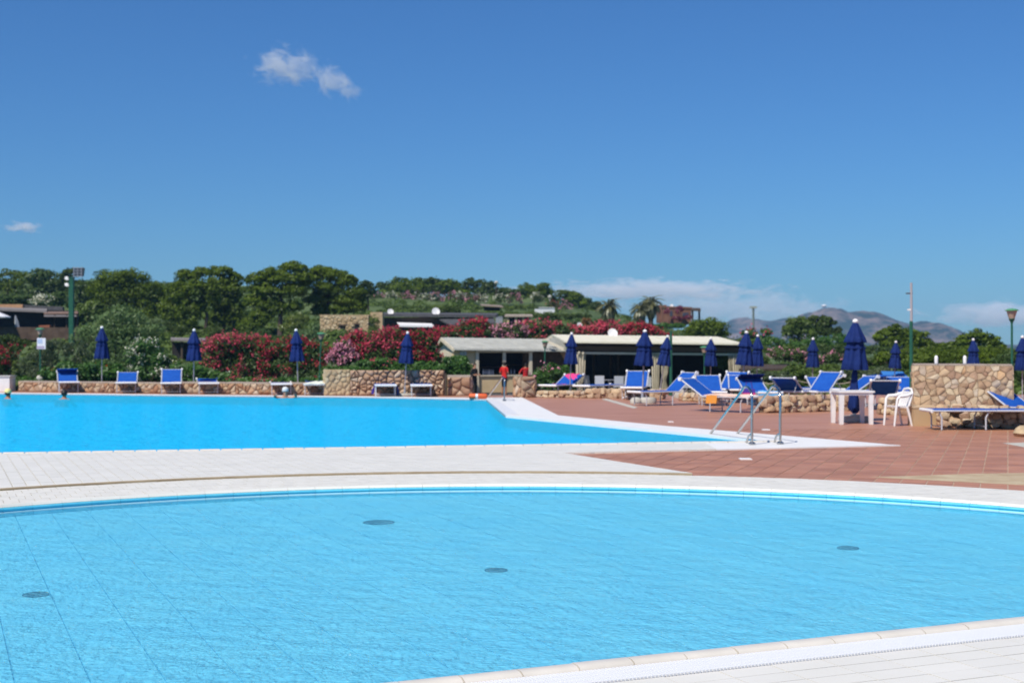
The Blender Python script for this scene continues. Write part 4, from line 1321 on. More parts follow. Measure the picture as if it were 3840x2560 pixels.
def shrub(label, Y, lobes, m, leaf=0.14, n=3500, flowers=None, nf=0, fsize=0.085, gz=None, group=None, k=14, frac=0.36, name='shrub', cat='shrub', aspect=3.0, up=0.35, flat=0.9, stems=True, deep=0.9):
    t = tree(name, label, cat, Y, lobes, None, m, leaf, n, k, frac, group, flat, up, aspect, flowers, nf, fsize, gz=gz, crown='foliage', deep=deep)
    if stems:
        mb = MB()
        for l in px_lobes(lobes, Y, Vector(t.location))[:5]:
            for q in range(3):
                e = Vector(l[:3]) + Vector((random.uniform(-.5, .5) * l[3], random.uniform(-.4, .4) * l[4], 0))
                mb.tube([(e.x * .5, e.y * .5, -.1), (e.x * .8, e.y * .8, e.z * .5), tuple(e)], [.03, .022, .012], 5)
        mb.build('stems', BARK, t)
    return t
# big pines
tree('pine_tree', 'rounded dense pine with flat topped crown behind the grey green shrub', 'tree', 122,
     [(430, 1045, 78, 42), (500, 1050, 70, 45), (385, 1085, 62, 48), (560, 1095, 70, 48), (460, 1110, 90, 50), (600, 1140, 55, 55), (400, 1150, 70, 45), (520, 1165, 80, 50)],
     [(470, 1290), (475, 1200), (470, 1110)], PINE, .20, 20250, 30, .33)
tree('pine_tree', 'dark twin topped pine with a grey trunk, nearest to the rounded pine', 'tree', 112,
     [(700, 1040, 50, 32), (760, 1025, 42, 26), (730, 1085, 62, 45), (670, 1100, 55, 55), (790, 1110, 40, 60), (640, 1170, 50, 70), (700, 1180, 55, 70), (690, 1235, 60, 45), (745, 1155, 40, 30)],
     [(768, 1285), (776, 1180), (750, 1090)], PINE, .20, 21375, 30, .32)
tree('pine_tree', 'upright pine with pointed tufts between the twin pine and the broad pines', 'tree', 116,
     [(835, 1020, 42, 30), (880, 1050, 35, 34), (820, 1065, 48, 40), (865, 1095, 55, 42), (830, 1135, 55, 45), (880, 1165, 45, 55), (820, 1200, 50, 50), (900, 1225, 50, 45)],
     [(840, 1285), (845, 1180), (845, 1080)], PINE, .20, 19125, 30, .32)
tree('pine_tree', 'broad layered pine with the highest crown and a straight dark trunk', 'tree', 108,
     [(1100, 1005, 52, 26), (1020, 1030, 55, 32), (960, 1050, 45, 34), (1060, 1050, 65, 34), (1130, 1040, 50, 34), (990, 1090, 60, 34), (1090, 1090, 66, 32), (960, 1130, 48, 34), (1030, 1150, 48, 40), (1095, 1150, 40, 30), (980, 1190, 50, 34), (940, 1235, 60, 34)],
     [(1050, 1290), (1052, 1180), (1055, 1080)], PINE, .20, 27000, 30, .33, tr=.24)
tree('pine_tree', 'wide umbrella pine with shelf like branches beside the stone house', 'tree', 110,
     [(1205, 1020, 48, 26), (1250, 1035, 55, 32), (1170, 1055, 55, 34), (1300, 1060, 48, 32), (1235, 1085, 66, 32), (1335, 1100, 42, 34), (1300, 1125, 62, 28), (1190, 1125, 55, 30), (1340, 1150, 40, 28), (1270, 1160, 60, 26), (1200, 1165, 40, 26)],
     [(1232, 1290), (1228, 1180), (1235, 1090)], PINE, .20, 25875, 30, .33, tr=.22)
tree('pine_tree', 'small dark tree standing on the skyline just past the umbrella pine', 'tree', 150,
     [(1375, 1070, 28, 22), (1395, 1085, 24, 26), (1370, 1105, 26, 22)], [(1380, 1150), (1380, 1095)], PINE_D, .25, 1800, 12, .4)
# understorey behind the pines
for (lb, Y, lobes, mm, n) in (
    ('dense dark thicket filling the gap under the twin pine', 104, [(620, 1230, 70, 60), (700, 1260, 70, 45), (800, 1255, 60, 45)], PINE_D, 4500),
    ('yellow flowering broom bush under the broad pine', 100, [(1120, 1195, 45, 24), (1105, 1225, 55, 28)], YELLEAF, 2200),
    ('bushy green undergrowth behind the red oleander crest', 96, [(900, 1270, 70, 35), (980, 1265, 60, 34), (1150, 1275, 50, 34)], OLEA, 3500),
    ('pale green shrub growing against the stone house corner', 92, [(1130, 1270, 40, 34), (1180, 1250, 30, 46), (1165, 1295, 60, 26)], OLIVE, 2600)):
    shrub(lb, Y, lobes, mm, .2, n, stems=False)
# wooded rise behind the terrace house
for (lb, lobes, Y, mm) in (
    ('grey green tree crowns at the left end of the wooded rise', [(30, 1040, 70, 34), (100, 1060, 70, 40), (20, 1090, 80, 40)], 168, PINE),
    ('olive green tree with rounded crown in the wooded rise', [(160, 1040, 65, 36), (200, 1075, 60, 40), (130, 1100, 70, 34)], 165, OLEA),
    ('dark tree crown just left of the floodlight post', [(262, 1025, 32, 24), (240, 1055, 42, 34), (290, 1080, 40, 40)], 160, PINE_D),
    ('scrubby tree between floodlight post and rounded pine', [(320, 1090, 40, 40), (345, 1130, 45, 45), (290, 1140, 45, 40)], 150, OLEA),
    ('dark scrub oak above the roof of the terrace house', [(60, 1125, 70, 28), (150, 1130, 60, 30), (220, 1125, 40, 34)], 140, OLEA),
    ('low scrub bush between the terrace house and grey green shrub', [(310, 1180, 45, 40), (350, 1165, 40, 40)], 110, SCRUB)):
    tree('tree', lb, 'tree', Y, lobes, [(lobes[0][0], 1180), (lobes[0][0], lobes[0][1] + 20)], mm, .3, 4200, 15, .36)
shrub('small white flowering bush above the terrace house roof', 134, [(172, 1118, 26, 12), (160, 1130, 30, 12)], OLIVE, .2, 700, WHITEP, 260, .2, stems=False)
# ridge trees in the middle
ridge = [('broad smooth crown filling the middle ridge behind the pink hedge', [(1560, 1072, 110, 28), (1660, 1072, 80, 26), (1480, 1085, 70, 22)], PINE),
         ('pointed tree at the start of the middle ridge beside the small dark tree', [(1440, 1075, 28, 24), (1470, 1080, 30, 26)], PINE_D),
         ('long rounded tree crown on the middle ridge', [(1500, 1062, 45, 22), (1560, 1065, 40, 26)], PINE),
         ('dark ridge tree with a spiky top', [(1610, 1055, 30, 20), (1640, 1065, 40, 28)], PINE_D),
         ('smooth green tree crown sloping down on the ridge', [(1690, 1070, 40, 24), (1560, 1090, 60, 18)], PINE),
         ('wide dark tree crown standing above the pink and white hedge', [(1760, 1068, 40, 24), (1800, 1075, 40, 26), (1735, 1092, 30, 20)], PINE_D),
         ('dark crown beside the lamp post on the ridge', [(1850, 1085, 40, 26), (1820, 1098, 40, 20)], PINE_D),
         ('low light green crown before the twin round pines', [(1900, 1095, 40, 18), (1940, 1100, 30, 18)], OLEA),
         ('first of the twin round pines against the cloud bank', [(1970, 1080, 34, 22), (1990, 1100, 40, 22)], PINE),
         ('second of the twin round pines against the cloud bank', [(2040, 1078, 32, 20), (2030, 1098, 36, 20)], PINE),
         ('green tree crown where the ridge begins to fall away', [(2110, 1105, 46, 20), (2150, 1115, 36, 24)], PINE),
         ('bushy tree further down the falling ridge', [(2185, 1130, 34, 24), (2150, 1140, 40, 20)], OLEA),
         ('low dark tree between the falling ridge and the palms', [(2235, 1150, 30, 20), (2215, 1165, 40, 20)], PINE_D)]
for i, (lb, lobes, mm) in enumerate(ridge):
    tree('tree', lb, 'tree', 206 + 2 * (i % 3), [(a, b_ , c, d * 1.05) for a, b_, c, d in lobes] + [(a + 8, b_ + 20, c * 1.15, d) for a, b_, c, d in lobes], [(lobes[0][0], 1125), (lobes[0][0], lobes[0][1] + 8)], mm, .36, 3400, 15, .36, group='trees along the middle ridge')
# flowering hedge on the terrace: alternating bushes
hedge_px = [(1415, PINK, 'mauve'), (1465, WHITEP, 'white'), (1525, PINK, 'dusty pink'), (1570, WHITEP, 'cream'), (1612, WHITEP, 'small white'), (1640, PINK, 'bright pink'), (1690, PINK, 'pale pink'), (1722, WHITEP, 'large white'), (1762, PINK, 'rosy'), (1800, WHITEP, 'yellowish'), (1880, WHITEP, 'tall white'), (1928, PINK, 'round pink'), (2012, WHITEP, 'broad white'), (2070, CRIMSON, 'magenta'), (2112, PINK, 'big mauve')]
nexto = ['at the pine end of the terrace hedge', 'second in the terrace hedge', 'between two pale bushes of the terrace hedge', 'low in the terrace hedge', 'beside the bright pink bush', 'at the middle of the terrace hedge', 'next to the large white bush', 'with dark green sides in the terrace hedge', 'beyond the large white bush', 'thin and low in the terrace hedge', 'below the ridge lamp post', 'past the tall white bush', 'below the twin round pines', 'low by the white container', 'above the white container']
for i, (px, fm, cn) in enumerate(hedge_px):
    yy = 1112 + (px - 1415) * 0.012 + (22 if px > 2050 else 0)
    shrub(f'{cn} flowering bush {nexto[i]}', 188, [(px, yy, 27, 20), (px + 6, yy + 8, 26, 16)], PINE_D, .2, 900, fm, 230, .17, group='flowering bushes of the terrace hedge', stems=False, k=9)
# clipped hedges in bands on the slope
for (lb, Y, x0, x1, y0, ry_, mm) in (
    ('yellow green clipped hedge running under the flowering terrace hedge', 178, 1530, 1660, 1142, 9, YELLEAF),
    ('long grey green hedge across the slope above the slate roof', 160, 1440, 1700, 1160, 20, SCRUB),
    ('mid green hedge band beside the half hidden hut', 165, 1740, 2010, 1155, 13, SCRUB),
    ('second green hedge band above the beige shelter', 148, 1760, 2080, 1182, 15, SCRUB),
    ('long dark green hedge below the white container', 140, 2030, 2210, 1192, 17, PINE_D),
    ('bright clipped hedge on the lawn below the terracotta house', 125, 2430, 2560, 1222, 11, FRESH),
    ('grey hedge row below the palms', 128, 2150, 2300, 1205, 16, OLIVE)):
    n_ = max(3, int((x1 - x0) / 26))
    shrub(lb, Y, [(x0 + (x1 - x0) * (i + .5) / n_, y0 + random.uniform(-2, 2), 24, ry_) for i in range(n_)], mm, .22, 480 * n_, k=8, frac=.45, stems=False, name='hedge', cat='hedge')
shrub('round dark bush behind the larger roof dish', 118, [(1690, 1165, 38, 28), (1680, 1185, 50, 20)], PINE_D, .2, 2200, stems=False)
shrub('leafy green creeper bush at the stone house corner', 103, [(1405, 1205, 20, 28), (1400, 1245, 26, 30), (1420, 1270, 34, 18)], YELLEAF, .16, 2600, stems=False, gz=1.2)
shrub('rusty orange shrub beside the dark hedge', 122, [(2196, 1202, 20, 14), (2205, 1212, 24, 12)], leaf_mat('rust_leaves', (.14, .06, .012), (.30, .15, .03)), .2, 700, stems=False)
shrub('dark magenta creeper on the terracotta house', 171, [(2545, 1165, 16, 20), (2500, 1170, 12, 16), (2580, 1190, 20, 12), (2540, 1195, 20, 14)], leaf_mat('creeper_leaves', (.10, .012, .03), (.28, .03, .09)), .26, 1200, stems=False)
# foreground planting beyond the pool, left half
shrub('huge rounded grey green tamarisk bush behind the parasols', 58, [(450, 1205, 110, 62), (380, 1260, 100, 62), (520, 1262, 95, 68), (450, 1300, 130, 62), (330, 1330, 90, 60), (560, 1335, 60, 60), (450, 1380, 150, 50)], OLIVE, .15, 16000, k=22, frac=.30, aspect=3.2, up=.2)
shrub('dark grey rosemary bush beside the sign lamp', 51.5, [(150, 1350, 70, 62), (110, 1400, 62, 60), (220, 1310, 70, 52), (190, 1400, 80, 55), (290, 1330, 55, 60), (75, 1425, 30, 42)], GREYLEAF, .10, 11000, k=22, frac=.28, aspect=3.5)
shrub('thin yellow green upright shrub at the edge of the rosemary bush', 51, [(56, 1400, 14, 50), (48, 1440, 12, 34)], YELLEAF, .1, 1200, stems=False)
shrub('crimson oleander cut by the picture edge beyond the pool', 54, [(20, 1350, 42, 40), (-20, 1360, 60, 60), (60, 1312, 28, 24), (25, 1395, 25, 30)], OLEA, .13, 2600, CRIMSON, 900, .075)
shrub('dark clipped bush under the veranda wall', 66, [(20, 1275, 60, 26), (70, 1285, 50, 24), (10, 1305, 70, 28)], PINE_D, .14, 3000, stems=False)
shrub('glossy hibiscus bush with a few red flowers behind the first lounger', 50.3, [(190, 1405, 45, 32), (250, 1390, 50, 40), (310, 1395, 45, 38), (240, 1425, 90, 25)], FRESH, .13, 5000, REDP, 70, .07, aspect=2)
shrub('glossy green bush between the parasol and the white oleander', 50.3, [(370, 1390, 50, 40), (430, 1400, 55, 36), (480, 1415, 50, 28)], FRESH, .13, 4000, REDP, 35, .07, aspect=2)
shrub('white flowering oleander behind the upright blue lounger', 50.0, [(540, 1305, 60, 42), (510, 1345, 55, 42), (590, 1350, 50, 48), (560, 1395, 70, 40), (640, 1395, 40, 40)], FRESH, .14, 5200, WHITEP, 800, .075)
shrub('green oleander with sparse white buds beside the second parasol', 49.2, [(680, 1395, 50, 40), (740, 1400, 50, 36), (800, 1415, 45, 30), (860, 1420, 40, 26)], FRESH, .14, 4800, WHITEP, 90, .06)
shrub('big rose red oleander in full flower behind the second parasol', 50.5, [(870, 1290, 80, 48), (800, 1315, 58, 44), (940, 1300, 70, 50), (860, 1345, 85, 50), (960, 1365, 70, 50), (900, 1400, 80, 40), (800, 1365, 40, 34)], OLEA, .13, 9000, ROSE, 4200, .078, k=20)
shrub('dark crimson oleander around the third parasol', 50.2, [(1010, 1310, 52, 44), (1070, 1310, 55, 46), (1130, 1320, 55, 46), (1190, 1330, 52, 50), (1050, 1375, 70, 46), (1150, 1385, 70, 46), (1010, 1415, 40, 28)], OLEA, .13, 9000, CRIMSON, 3000, .070, k=20)
shrub('small pink flowers low between the two red oleanders', 48.3, [(868, 1430, 16, 12), (1000, 1432, 60, 12)], FRESH, .1, 700, ROSE, 320, .07, gz=.33, stems=False)
shrub('pale pink oleander at the end of the tall wall', 48.2, [(1285, 1310, 32, 40), (1300, 1345, 40, 34), (1262, 1350, 30, 32)], OLEA, .13, 3000, PINK, 1700, .078)
shrub('deep red oleander above the boulder wall', 48.8, [(1350, 1290, 50, 45), (1410, 1280, 55, 40), (1475, 1270, 55, 42), (1400, 1330, 70, 44), (1480, 1325, 60, 44)], OLEA, .13, 7500, ROSE, 3600, .075, k=18)
shrub('mixed pink oleander beside the fourth parasol', 49.2, [(1555, 1275, 50, 42), (1600, 1290, 45, 40), (1560, 1335, 60, 44), (1620, 1350, 40, 44)], OLEA, .13, 6000, CRIMSON, 2200, .075, k=18)
shrub('plain green bush on top of the boulder wall', 47.0, [(1380, 1368, 45, 20), (1430, 1362, 45, 26), (1500, 1368, 40, 20), (1580, 1372, 40, 18), (1620, 1370, 30, 18)], FRESH, .13, 3600, ROSE, 130, .075, gz=.72)
shrub('fresh green bush on the low boulder wall in front of the kiosk', 46.6, [(1690, 1365, 40, 30), (1735, 1370, 36, 32), (1660, 1385, 34, 22), (1710, 1392, 60, 20)], FRESH, .14, 4600, gz=.5)
shrub('green bush with a few pink blooms between the kiosk and parasol', 46.5, [(2070, 1400, 48, 40), (2030, 1415, 38, 40), (2115, 1420, 40, 40), (2060, 1440, 70, 34), (2145, 1445, 22, 28)], FRESH, .14, 5600, PINK, 90, .08, gz=-.1)
shrub('tall rose oleander above the kiosk roof ridge', 82, [(1760, 1240, 60, 40), (1700, 1255, 50, 34), (1800, 1215, 36, 26), (1815, 1250, 46, 34), (1730, 1280, 80, 24), (1640, 1265, 40, 34)], OLEA, .2, 6500, CRIMSON, 2200, .12, k=18)
shrub('pale pink oleander behind the kiosk roof', 80, [(1890, 1240, 40, 30), (1940, 1245, 36, 30), (1905, 1270, 60, 22)], OLEA, .2, 3600, PINK, 1100, .12)
shrub('red oleander with rusty leaves above the kiosk roof end', 81, [(1990, 1235, 42, 34), (2040, 1240, 40, 34), (2000, 1265, 60, 26)], OLEA, .2, 4200, ROSE, 1400, .12)
shrub('rose red oleander row behind the restaurant roof, near the lamp', 86, [(2100, 1240, 45, 26), (2160, 1248, 45, 22), (2230, 1245, 45, 24)], OLEA, .2, 3800, ROSE, 1700, .13)
shrub('bright red oleander behind the restaurant roof dish', 86, [(2285, 1240, 40, 26), (2340, 1245, 36, 22), (2265, 1215, 16, 10)], OLEA, .2, 3000, ROSE, 1500, .13)
shrub('last red oleander of the row, behind the tall parasol', 86, [(2400, 1238, 44, 28), (2440, 1250, 36, 22), (2490, 1262, 30, 12)], OLEA, .2, 3000, CRIMSON, 1400, .13)
# right half beyond the deck
shrub('big rounded dark green lentisk dome beyond the restaurant', 100, [(2640, 1225, 62, 36), (2700, 1232, 46, 34), (2600, 1245, 40, 30), (2660, 1258, 90, 30)], PINE, .22, 6500, stems=False)
shrub('lighter green bush at the end of the restaurant roof', 88, [(2760, 1285, 50, 24), (2800, 1300, 50, 30), (2740, 1310, 50, 24)], SCRUB, .2, 3200, stems=False)
tree('tree', 'tall grey green tree in front of the far hill', 'tree', 118, [(2990, 1215, 50, 34), (3020, 1250, 40, 40), (2965, 1245, 40, 36), (2990, 1300, 40, 36)], [(2990, 1380), (2992, 1260)], SCRUB, .26, 3600, 15, .36)
tree('tree', 'dark pine group against the far mountain', 'tree', 128, [(3050, 1215, 30, 30), (3090, 1210, 36, 28), (3075, 1245, 55, 30)], [(3060, 1340), (3065, 1240)], PINE_D, .28, 3400, 15, .36)
shrub('small dark conifer bush beside the pine group', 126, [(3142, 1240, 18, 18), (3140, 1258, 20, 20)], PINE_D, .24, 900, stems=False)
shrub('broad mid green bush below the pine group', 95, [(3060, 1290, 60, 34), (3130, 1285, 55, 34), (3180, 1295, 50, 36), (2960, 1300, 50, 30), (2900, 1285, 50, 24)], FRESH, .22, 6000, stems=False)
shrub('small green bush with pink heads in front of the blue ridge', 110, [(2875, 1248, 26, 16), (2810, 1250, 30, 18), (2835, 1275, 70, 22)], FRESH, .24, 2600, ROSE, 160, .17, stems=False)
tree('tree', 'wide spreading green tree in front of the mountain slope', 'tree', 104, [(3360, 1240, 46, 26), (3310, 1262, 40, 30), (3400, 1255, 40, 30), (3440, 1270, 44, 34), (3370, 1290, 80, 34), (3480, 1300, 36, 30)], [(3370, 1380), (3372, 1290)], PINE, .24, 6500, 16, .36)
tree('tree', 'rounded green tree behind the tall stone wall', 'tree', 98, [(3660, 1262, 50, 28), (3610, 1285, 42, 32), (3710, 1290, 44, 36), (3560, 1310, 50, 30), (3650, 1320, 80, 34), (3745, 1315, 36, 34)], [(3650, 1400), (3655, 1320)], PINE, .24, 7000, 16, .36)
for (lb, Y, lobes, mm, fm, nf) in (
    ('grey green scrub hedge behind the rope fence and parasols', 66, [(2760, 1345, 60, 30), (2830, 1360, 60, 34), (2720, 1360, 50, 30)], SCRUB, None, 0),
    ('pink flowering oleander hedge beyond the rope fence', 64, [(2930, 1335, 44, 22), (2990, 1338, 40, 22), (3040, 1350, 40, 26)], OLEA, PINK, 360),
    ('pink oleander behind the tall single parasol', 63, [(3120, 1345, 50, 20), (3180, 1352, 40, 22), (3270, 1358, 50, 20)], OLEA, PINK, 420),
    ('silvery bush on the bank behind the reclined loungers', 54, [(2850, 1410, 55, 26), (2790, 1425, 50, 26), (2920, 1420, 50, 26)], GREYLEAF, None, 0),
    ('brownish scrub bank behind the deck chairs', 55, [(2990, 1400, 60, 34), (3060, 1415, 55, 34), (3120, 1400, 60, 34)], SCRUB, None, 0),
    ('grey scrub bank behind the white table', 55, [(3190, 1410, 60, 34), (3260, 1420, 55, 34), (3320, 1405, 60, 34)], GREYLEAF, None, 0),
    ('dark green hedge mass behind the tall green pole', 60, [(3380, 1360, 60, 44), (3460, 1350, 60, 40), (3320, 1350, 50, 34)], PINE, None, 0),
    ('green hedge mass behind the tall stone wall', 60, [(3540, 1355, 60, 40), (3620, 1350, 60, 38), (3700, 1355, 60, 36)], PINE, None, 0),
    ('wide scrub thicket filling the dip before the blue ridge', 84, [(2740 + 55 * i, 1312 + 6 * (i % 2), 46, 22) for i in range(6)], SCRUB, None, 0),
    ('mid green thicket below the mountain slope', 88, [(3080 + 50 * i, 1312 + 5 * (i % 2), 46, 24) for i in range(6)], OLEA, None, 0),
    ('long low thicket between the two rounded green trees', 86, [(3420 + 50 * i, 1318 + 5 * (i % 2), 46, 24) for i in range(8)], PINE, None, 0),
    ('green hedge beyond the right hand lamp', 58, [(3780, 1350, 50, 40), (3850, 1345, 60, 40), (3830, 1400, 70, 50)], OLEA, None, 0)):
    shrub(lb, Y, lobes, mm, .15, 6000, fm, nf, .10, stems=False, k=16)
# palms
def frond_mesh(L):
    mb = MB()
    n = 12
    sp = []
    for i in range(n + 1):
        f = i / n
        sp.append(Vector((L * f * (1 - .18 * f), 0, L * (0.42 * f - 0.85 * f * f))))
    mb.tube(sp, [0.03 * (1 - .8 * i / n) for i in range(n + 1)], 4)
    for i in range(3, n + 1):
        f = i / n
        l = L * 0.33 * (1 - abs(f - .6) * .9)
        d = (sp[i] - sp[i - 1]).normalized()
        for s in (-1, 1):
            for q in (0, .5):
                b = sp[i - 1].lerp(sp[i], q)
                e = b + d * l * .65 + Vector((0, s * l * .75, -l * .28))
                mb.add([b, b.lerp(e, .5) + d * .05, e, b.lerp(e, .5) - d * .05], [(0, 1, 2, 3)])
    return mb.mesh('frond', PALMLEAF)
fr = frond_mesh(1.55)
def palm(label, px, py_base, py_c, Y, s=1.0):
    b = at(px, Y, 0); b.z = ground_z(b.x, b.y)
    c = P(px, py_c, Y) - b
    t = empty('palm_tree', label, 'palm', b, 0, 'palms on the slope')
    pts = [(0, 0, -.2)] + [(random.uniform(-.03, .03), 0, c.z * f) for f in (.2, .45, .7, .9)] + [(0, 0, c.z)]
    MB().tube(pts, [.3 * s, .25 * s, .22 * s, .24 * s, .30 * s, .2 * s], 9).build('trunk', BARK, t, smooth=True)
    for k in range(34):
        o = link('frond', fr, t, (0, 0, c.z))
        el = R(80 - 125 * (k / 33) ** .85)
        o.rotation_euler = Matrix.Rotation(k * 2.4, 3, 'Z').to_euler()
        o.rotation_euler = (Matrix.Rotation(k * 2.39996 + random.uniform(-.2, .2), 3, 'Z') @ Matrix.Rotation(-el + .25, 3, 'Y')).to_euler()
        o.scale = [s * random.uniform(.8, 1.1)] * 3
palm('single palm with full round head behind the restaurant roof', 2283, 1270, 1150, 112, .86)
palm('shorter palm of the pair beside the terracotta house', 2400, 1270, 1160, 112, .80)
palm('taller palm of the pair beside the terracotta house', 2440, 1270, 1138, 114, .84)
# ground cover on the slope
q = []
tint = []
for i in range(1500):
    px, y = rng.uniform(-100, 2760), rng.uniform(66, 205)
    if 1740 < px < 2800 and y < 88: continue
    x = (px - CX) / FPX * y
    s = rng.uniform(.35, 1.0) * (0.6 + y / 300)
    n = 70
    d = rng.normal(size=(n, 3)); d /= np.linalg.norm(d, axis=1, keepdims=True)
    d[:, 2] = np.abs(d[:, 2])
    pts = np.array([x, y, ground_z(x, y) - .05]) + d * np.array([s, s, s * .62]) * rng.uniform(.75, 1.05, size=(n, 1))
    q.append(leaves(pts, .34, 1.6, .4, d))
for i in range(700):
    px, y = rng.uniform(2780, 4200), rng.uniform(49, 110) ** 1.0
    x = (px - CX) / FPX * y
    s = rng.uniform(.3, .8)
    n = 60
    d = rng.normal(size=(n, 3)); d /= np.linalg.norm(d, axis=1, keepdims=True)
    d[:, 2] = np.abs(d[:, 2])
    pts = np.array([x, y, ground_z(x, y) - .05]) + d * np.array([s, s, s * .7]) * rng.uniform(.75, 1.05, size=(n, 1))
    q.append(leaves(pts, .2, 1.8, .4, d))
tag(link('undergrowth', quads_mesh('undergrowth', np.concatenate(q), SCRUB)), kind='stuff')
# low planting right behind the far walls
q = []
for i in range(420):
    px = rng.uniform(70, 1650)
    y = rng.uniform(48.2, 50.2) if px > 700 else rng.uniform(50.2, 52.2)
    if px > 1225: y = rng.uniform(46.4, 47.6)
    x = (px - CX) / FPX * y
    n = 60
    d = rng.normal(size=(n, 3)); d /= np.linalg.norm(d, axis=1, keepdims=True); d[:, 2] = np.abs(d[:, 2])
    pts = np.array([x, y, ground_z(x, y) - .02]) + d * np.array([.28, .25, .26]) * rng.uniform(.5, 1.05, size=(n, 1))
    q.append(leaves(pts, .12, 2.4, .4, d))
tag(link('ground_cover', quads_mesh('ground_cover', np.concatenate(q), FRESH)), kind='stuff')

# ---------------------------------------------------------------- far mountains
def mountain(name, prof, Y0, Y1, seed, m, base=-6):
    from mathutils import noise
    xs = np.linspace(prof[0][0], prof[-1][0], 150)
    mb = MB()
    rows = 34
    for j in range(rows):
        f = j / (rows - 1)
        Y = Y0 + (Y1 - Y0) * f
        for px in xs:
            zt = CAM_H + (YH - np.interp(px, [p[0] for p in prof], [p[1] for p in prof])) * (Y0 + .6 * (Y1 - Y0)) / FPX
            x = (px - CX) / FPX * (Y0 + .6 * (Y1 - Y0))
            sh = math.sin(min(1, f / .6) * math.pi / 2) ** 1.1 if f < .6 else math.cos((f - .6) / .4 * math.pi / 2)
            nz = noise.fractal(Vector((x / 90, Y / 90, seed)), 0.9, 2.1, 6)
            rd = 1 - abs(noise.noise(Vector((x / 120 + 3, Y / 160, seed + 5)))) * 2
            z = base + (zt - base) * sh * (1 + .16 * nz * (1 - .6 * (sh > .9)) + .20 * (rd - .5) * (sh < .93))
            mb.v.append((x + nz * 6, Y, z))
    n = len(xs)
    for j in range(rows - 1):
        for i in range(n - 1):
            mb.f.append((j * n + i, j * n + i + 1, (j + 1) * n + i + 1, (j + 1) * n + i))
    mb.mi = [0] * len(mb.f)
    o = mb.build(name, m, smooth=True)
    return tag(o, kind='structure')
ROCK = bpy.data.materials.new('mountain_rock')
ROCK.use_nodes = True
t_ = ROCK.node_tree
b_ = t_.nodes['Principled BSDF']; b_.inputs['Roughness'].default_value = .95; b_.inputs['Specular IOR Level'].default_value = .1
co_ = _n(t_, 'ShaderNodeTexCoord')
nz_ = _n(t_, 'ShaderNodeTexNoise'); nz_.inputs['Scale'].default_value = .022; nz_.inputs['Detail'].default_value = 9; nz_.inputs['Roughness'].default_value = .65
t_.links.new(co_.outputs['Object'], nz_.inputs['Vector'])
rp_2 = _n(t_, 'ShaderNodeValToRGB')
rp_2.color_ramp.elements[0].position = .45; rp_2.color_ramp.elements[0].color = (.020, .032, .026, 1)
rp_2.color_ramp.elements[1].position = .60; rp_2.color_ramp.elements[1].color = (.19, .135, .115, 1)
t_.links.new(nz_.outputs['Fac'], rp_2.inputs[0]); t_.links.new(rp_2.outputs[0], b_.inputs['Base Color'])
mountain('mountain', [(2880, 1320), (2930, 1275), (2980, 1215), (3020, 1172), (3060, 1168), (3085, 1156), (3130, 1158), (3160, 1172), (3200, 1174), (3260, 1170), (3300, 1178), (3350, 1198), (3400, 1216), (3430, 1214), (3470, 1205), (3520, 1218), (3570, 1240), (3620, 1262), (3680, 1282), (3760, 1298), (3800, 1310)], 2300, 2700, 2.0, ROCK)
mountain('far_ridge', [(2560, 1310), (2680, 1240), (2730, 1205), (2790, 1192), (2840, 1202), (2900, 1200), (2960, 1190), (3020, 1186), (3100, 1200), (3200, 1230), (3300, 1270), (3700, 1290), (3850, 1292), (4200, 1300)], 2850, 3150, 9.0, ROCK)
rd = empty('radar_station', 'tiny pale radar mast on the mountain top', 'mast', P(3090, 1162, 2540))
MB().tube([(0, 0, -3), (0, 0, 5)], .9, 6).build('mast', CONCRETE, rd)
MB().lathe([(.5, 4), (5, 6), (6, 8), (3, 10), (.5, 10.5)], 10).build('dish', PLASTIC, rd)
# ---------------------------------------------------------------- parasols
def pleat(a, j): return 1 + (0.13 if j > 0 else 0) * math.cos(8 * a + 0.4 * j)
def make_parasol():
    t = empty('parasol', '', 'parasol')
    MB().lathe([(.02, .05), (.02, 1.2), (.026, 1.21), (.026, 1.26), (.02, 1.27), (.02, 2.24)], 10).build('pole', WOOD_P, t, smooth=True)
    MB().lathe([(.018, 2.23), (.045, 2.245), (.058, 2.275), (.050, 2.31), (.022, 2.335), (.004, 2.34)], 12).build('finial', PLASTIC, t, smooth=True)
    MB().lathe([(.05, 1.96), (.13, 1.93), (.152, 1.78), (.19, 1.55), (.225, 1.35), (.245, 1.195), (.235, 1.175), (.11, 1.19)], 48, mod=pleat).build('canopy', CANVAS_D, t, smooth=True)
    tp = MB().lathe([(.04, 2.255), (.068, 2.20), (.125, 2.05), (.185, 1.91), (.212, 1.82), (.205, 1.80), (.12, 1.86)], 48, mod=lambda a, j: 1 + (.06 + .02 * j) * .8 * math.cos(8 * a + .9)).build('top_flap', CANVAS_D, t, smooth=True)
    MB().lathe([(.19, 1.70), (.196, 1.69), (.196, 1.66), (.19, 1.65)], 24, mod=lambda a, j: 1 + .07 * math.cos(8 * a)).build('strap', CANVAS_D, t)
    MB().lathe([(.035, .08), (.04, .10), (.035, .32), (.03, .33)], 10).build('socket', ALU_G, t)
    b = MB().lathe([(.30, 0), (.31, .05), (.27, .085), (.05, .09)], 14)
    b.build('base', CONCRETE, t)
    return t
proto = make_parasol()
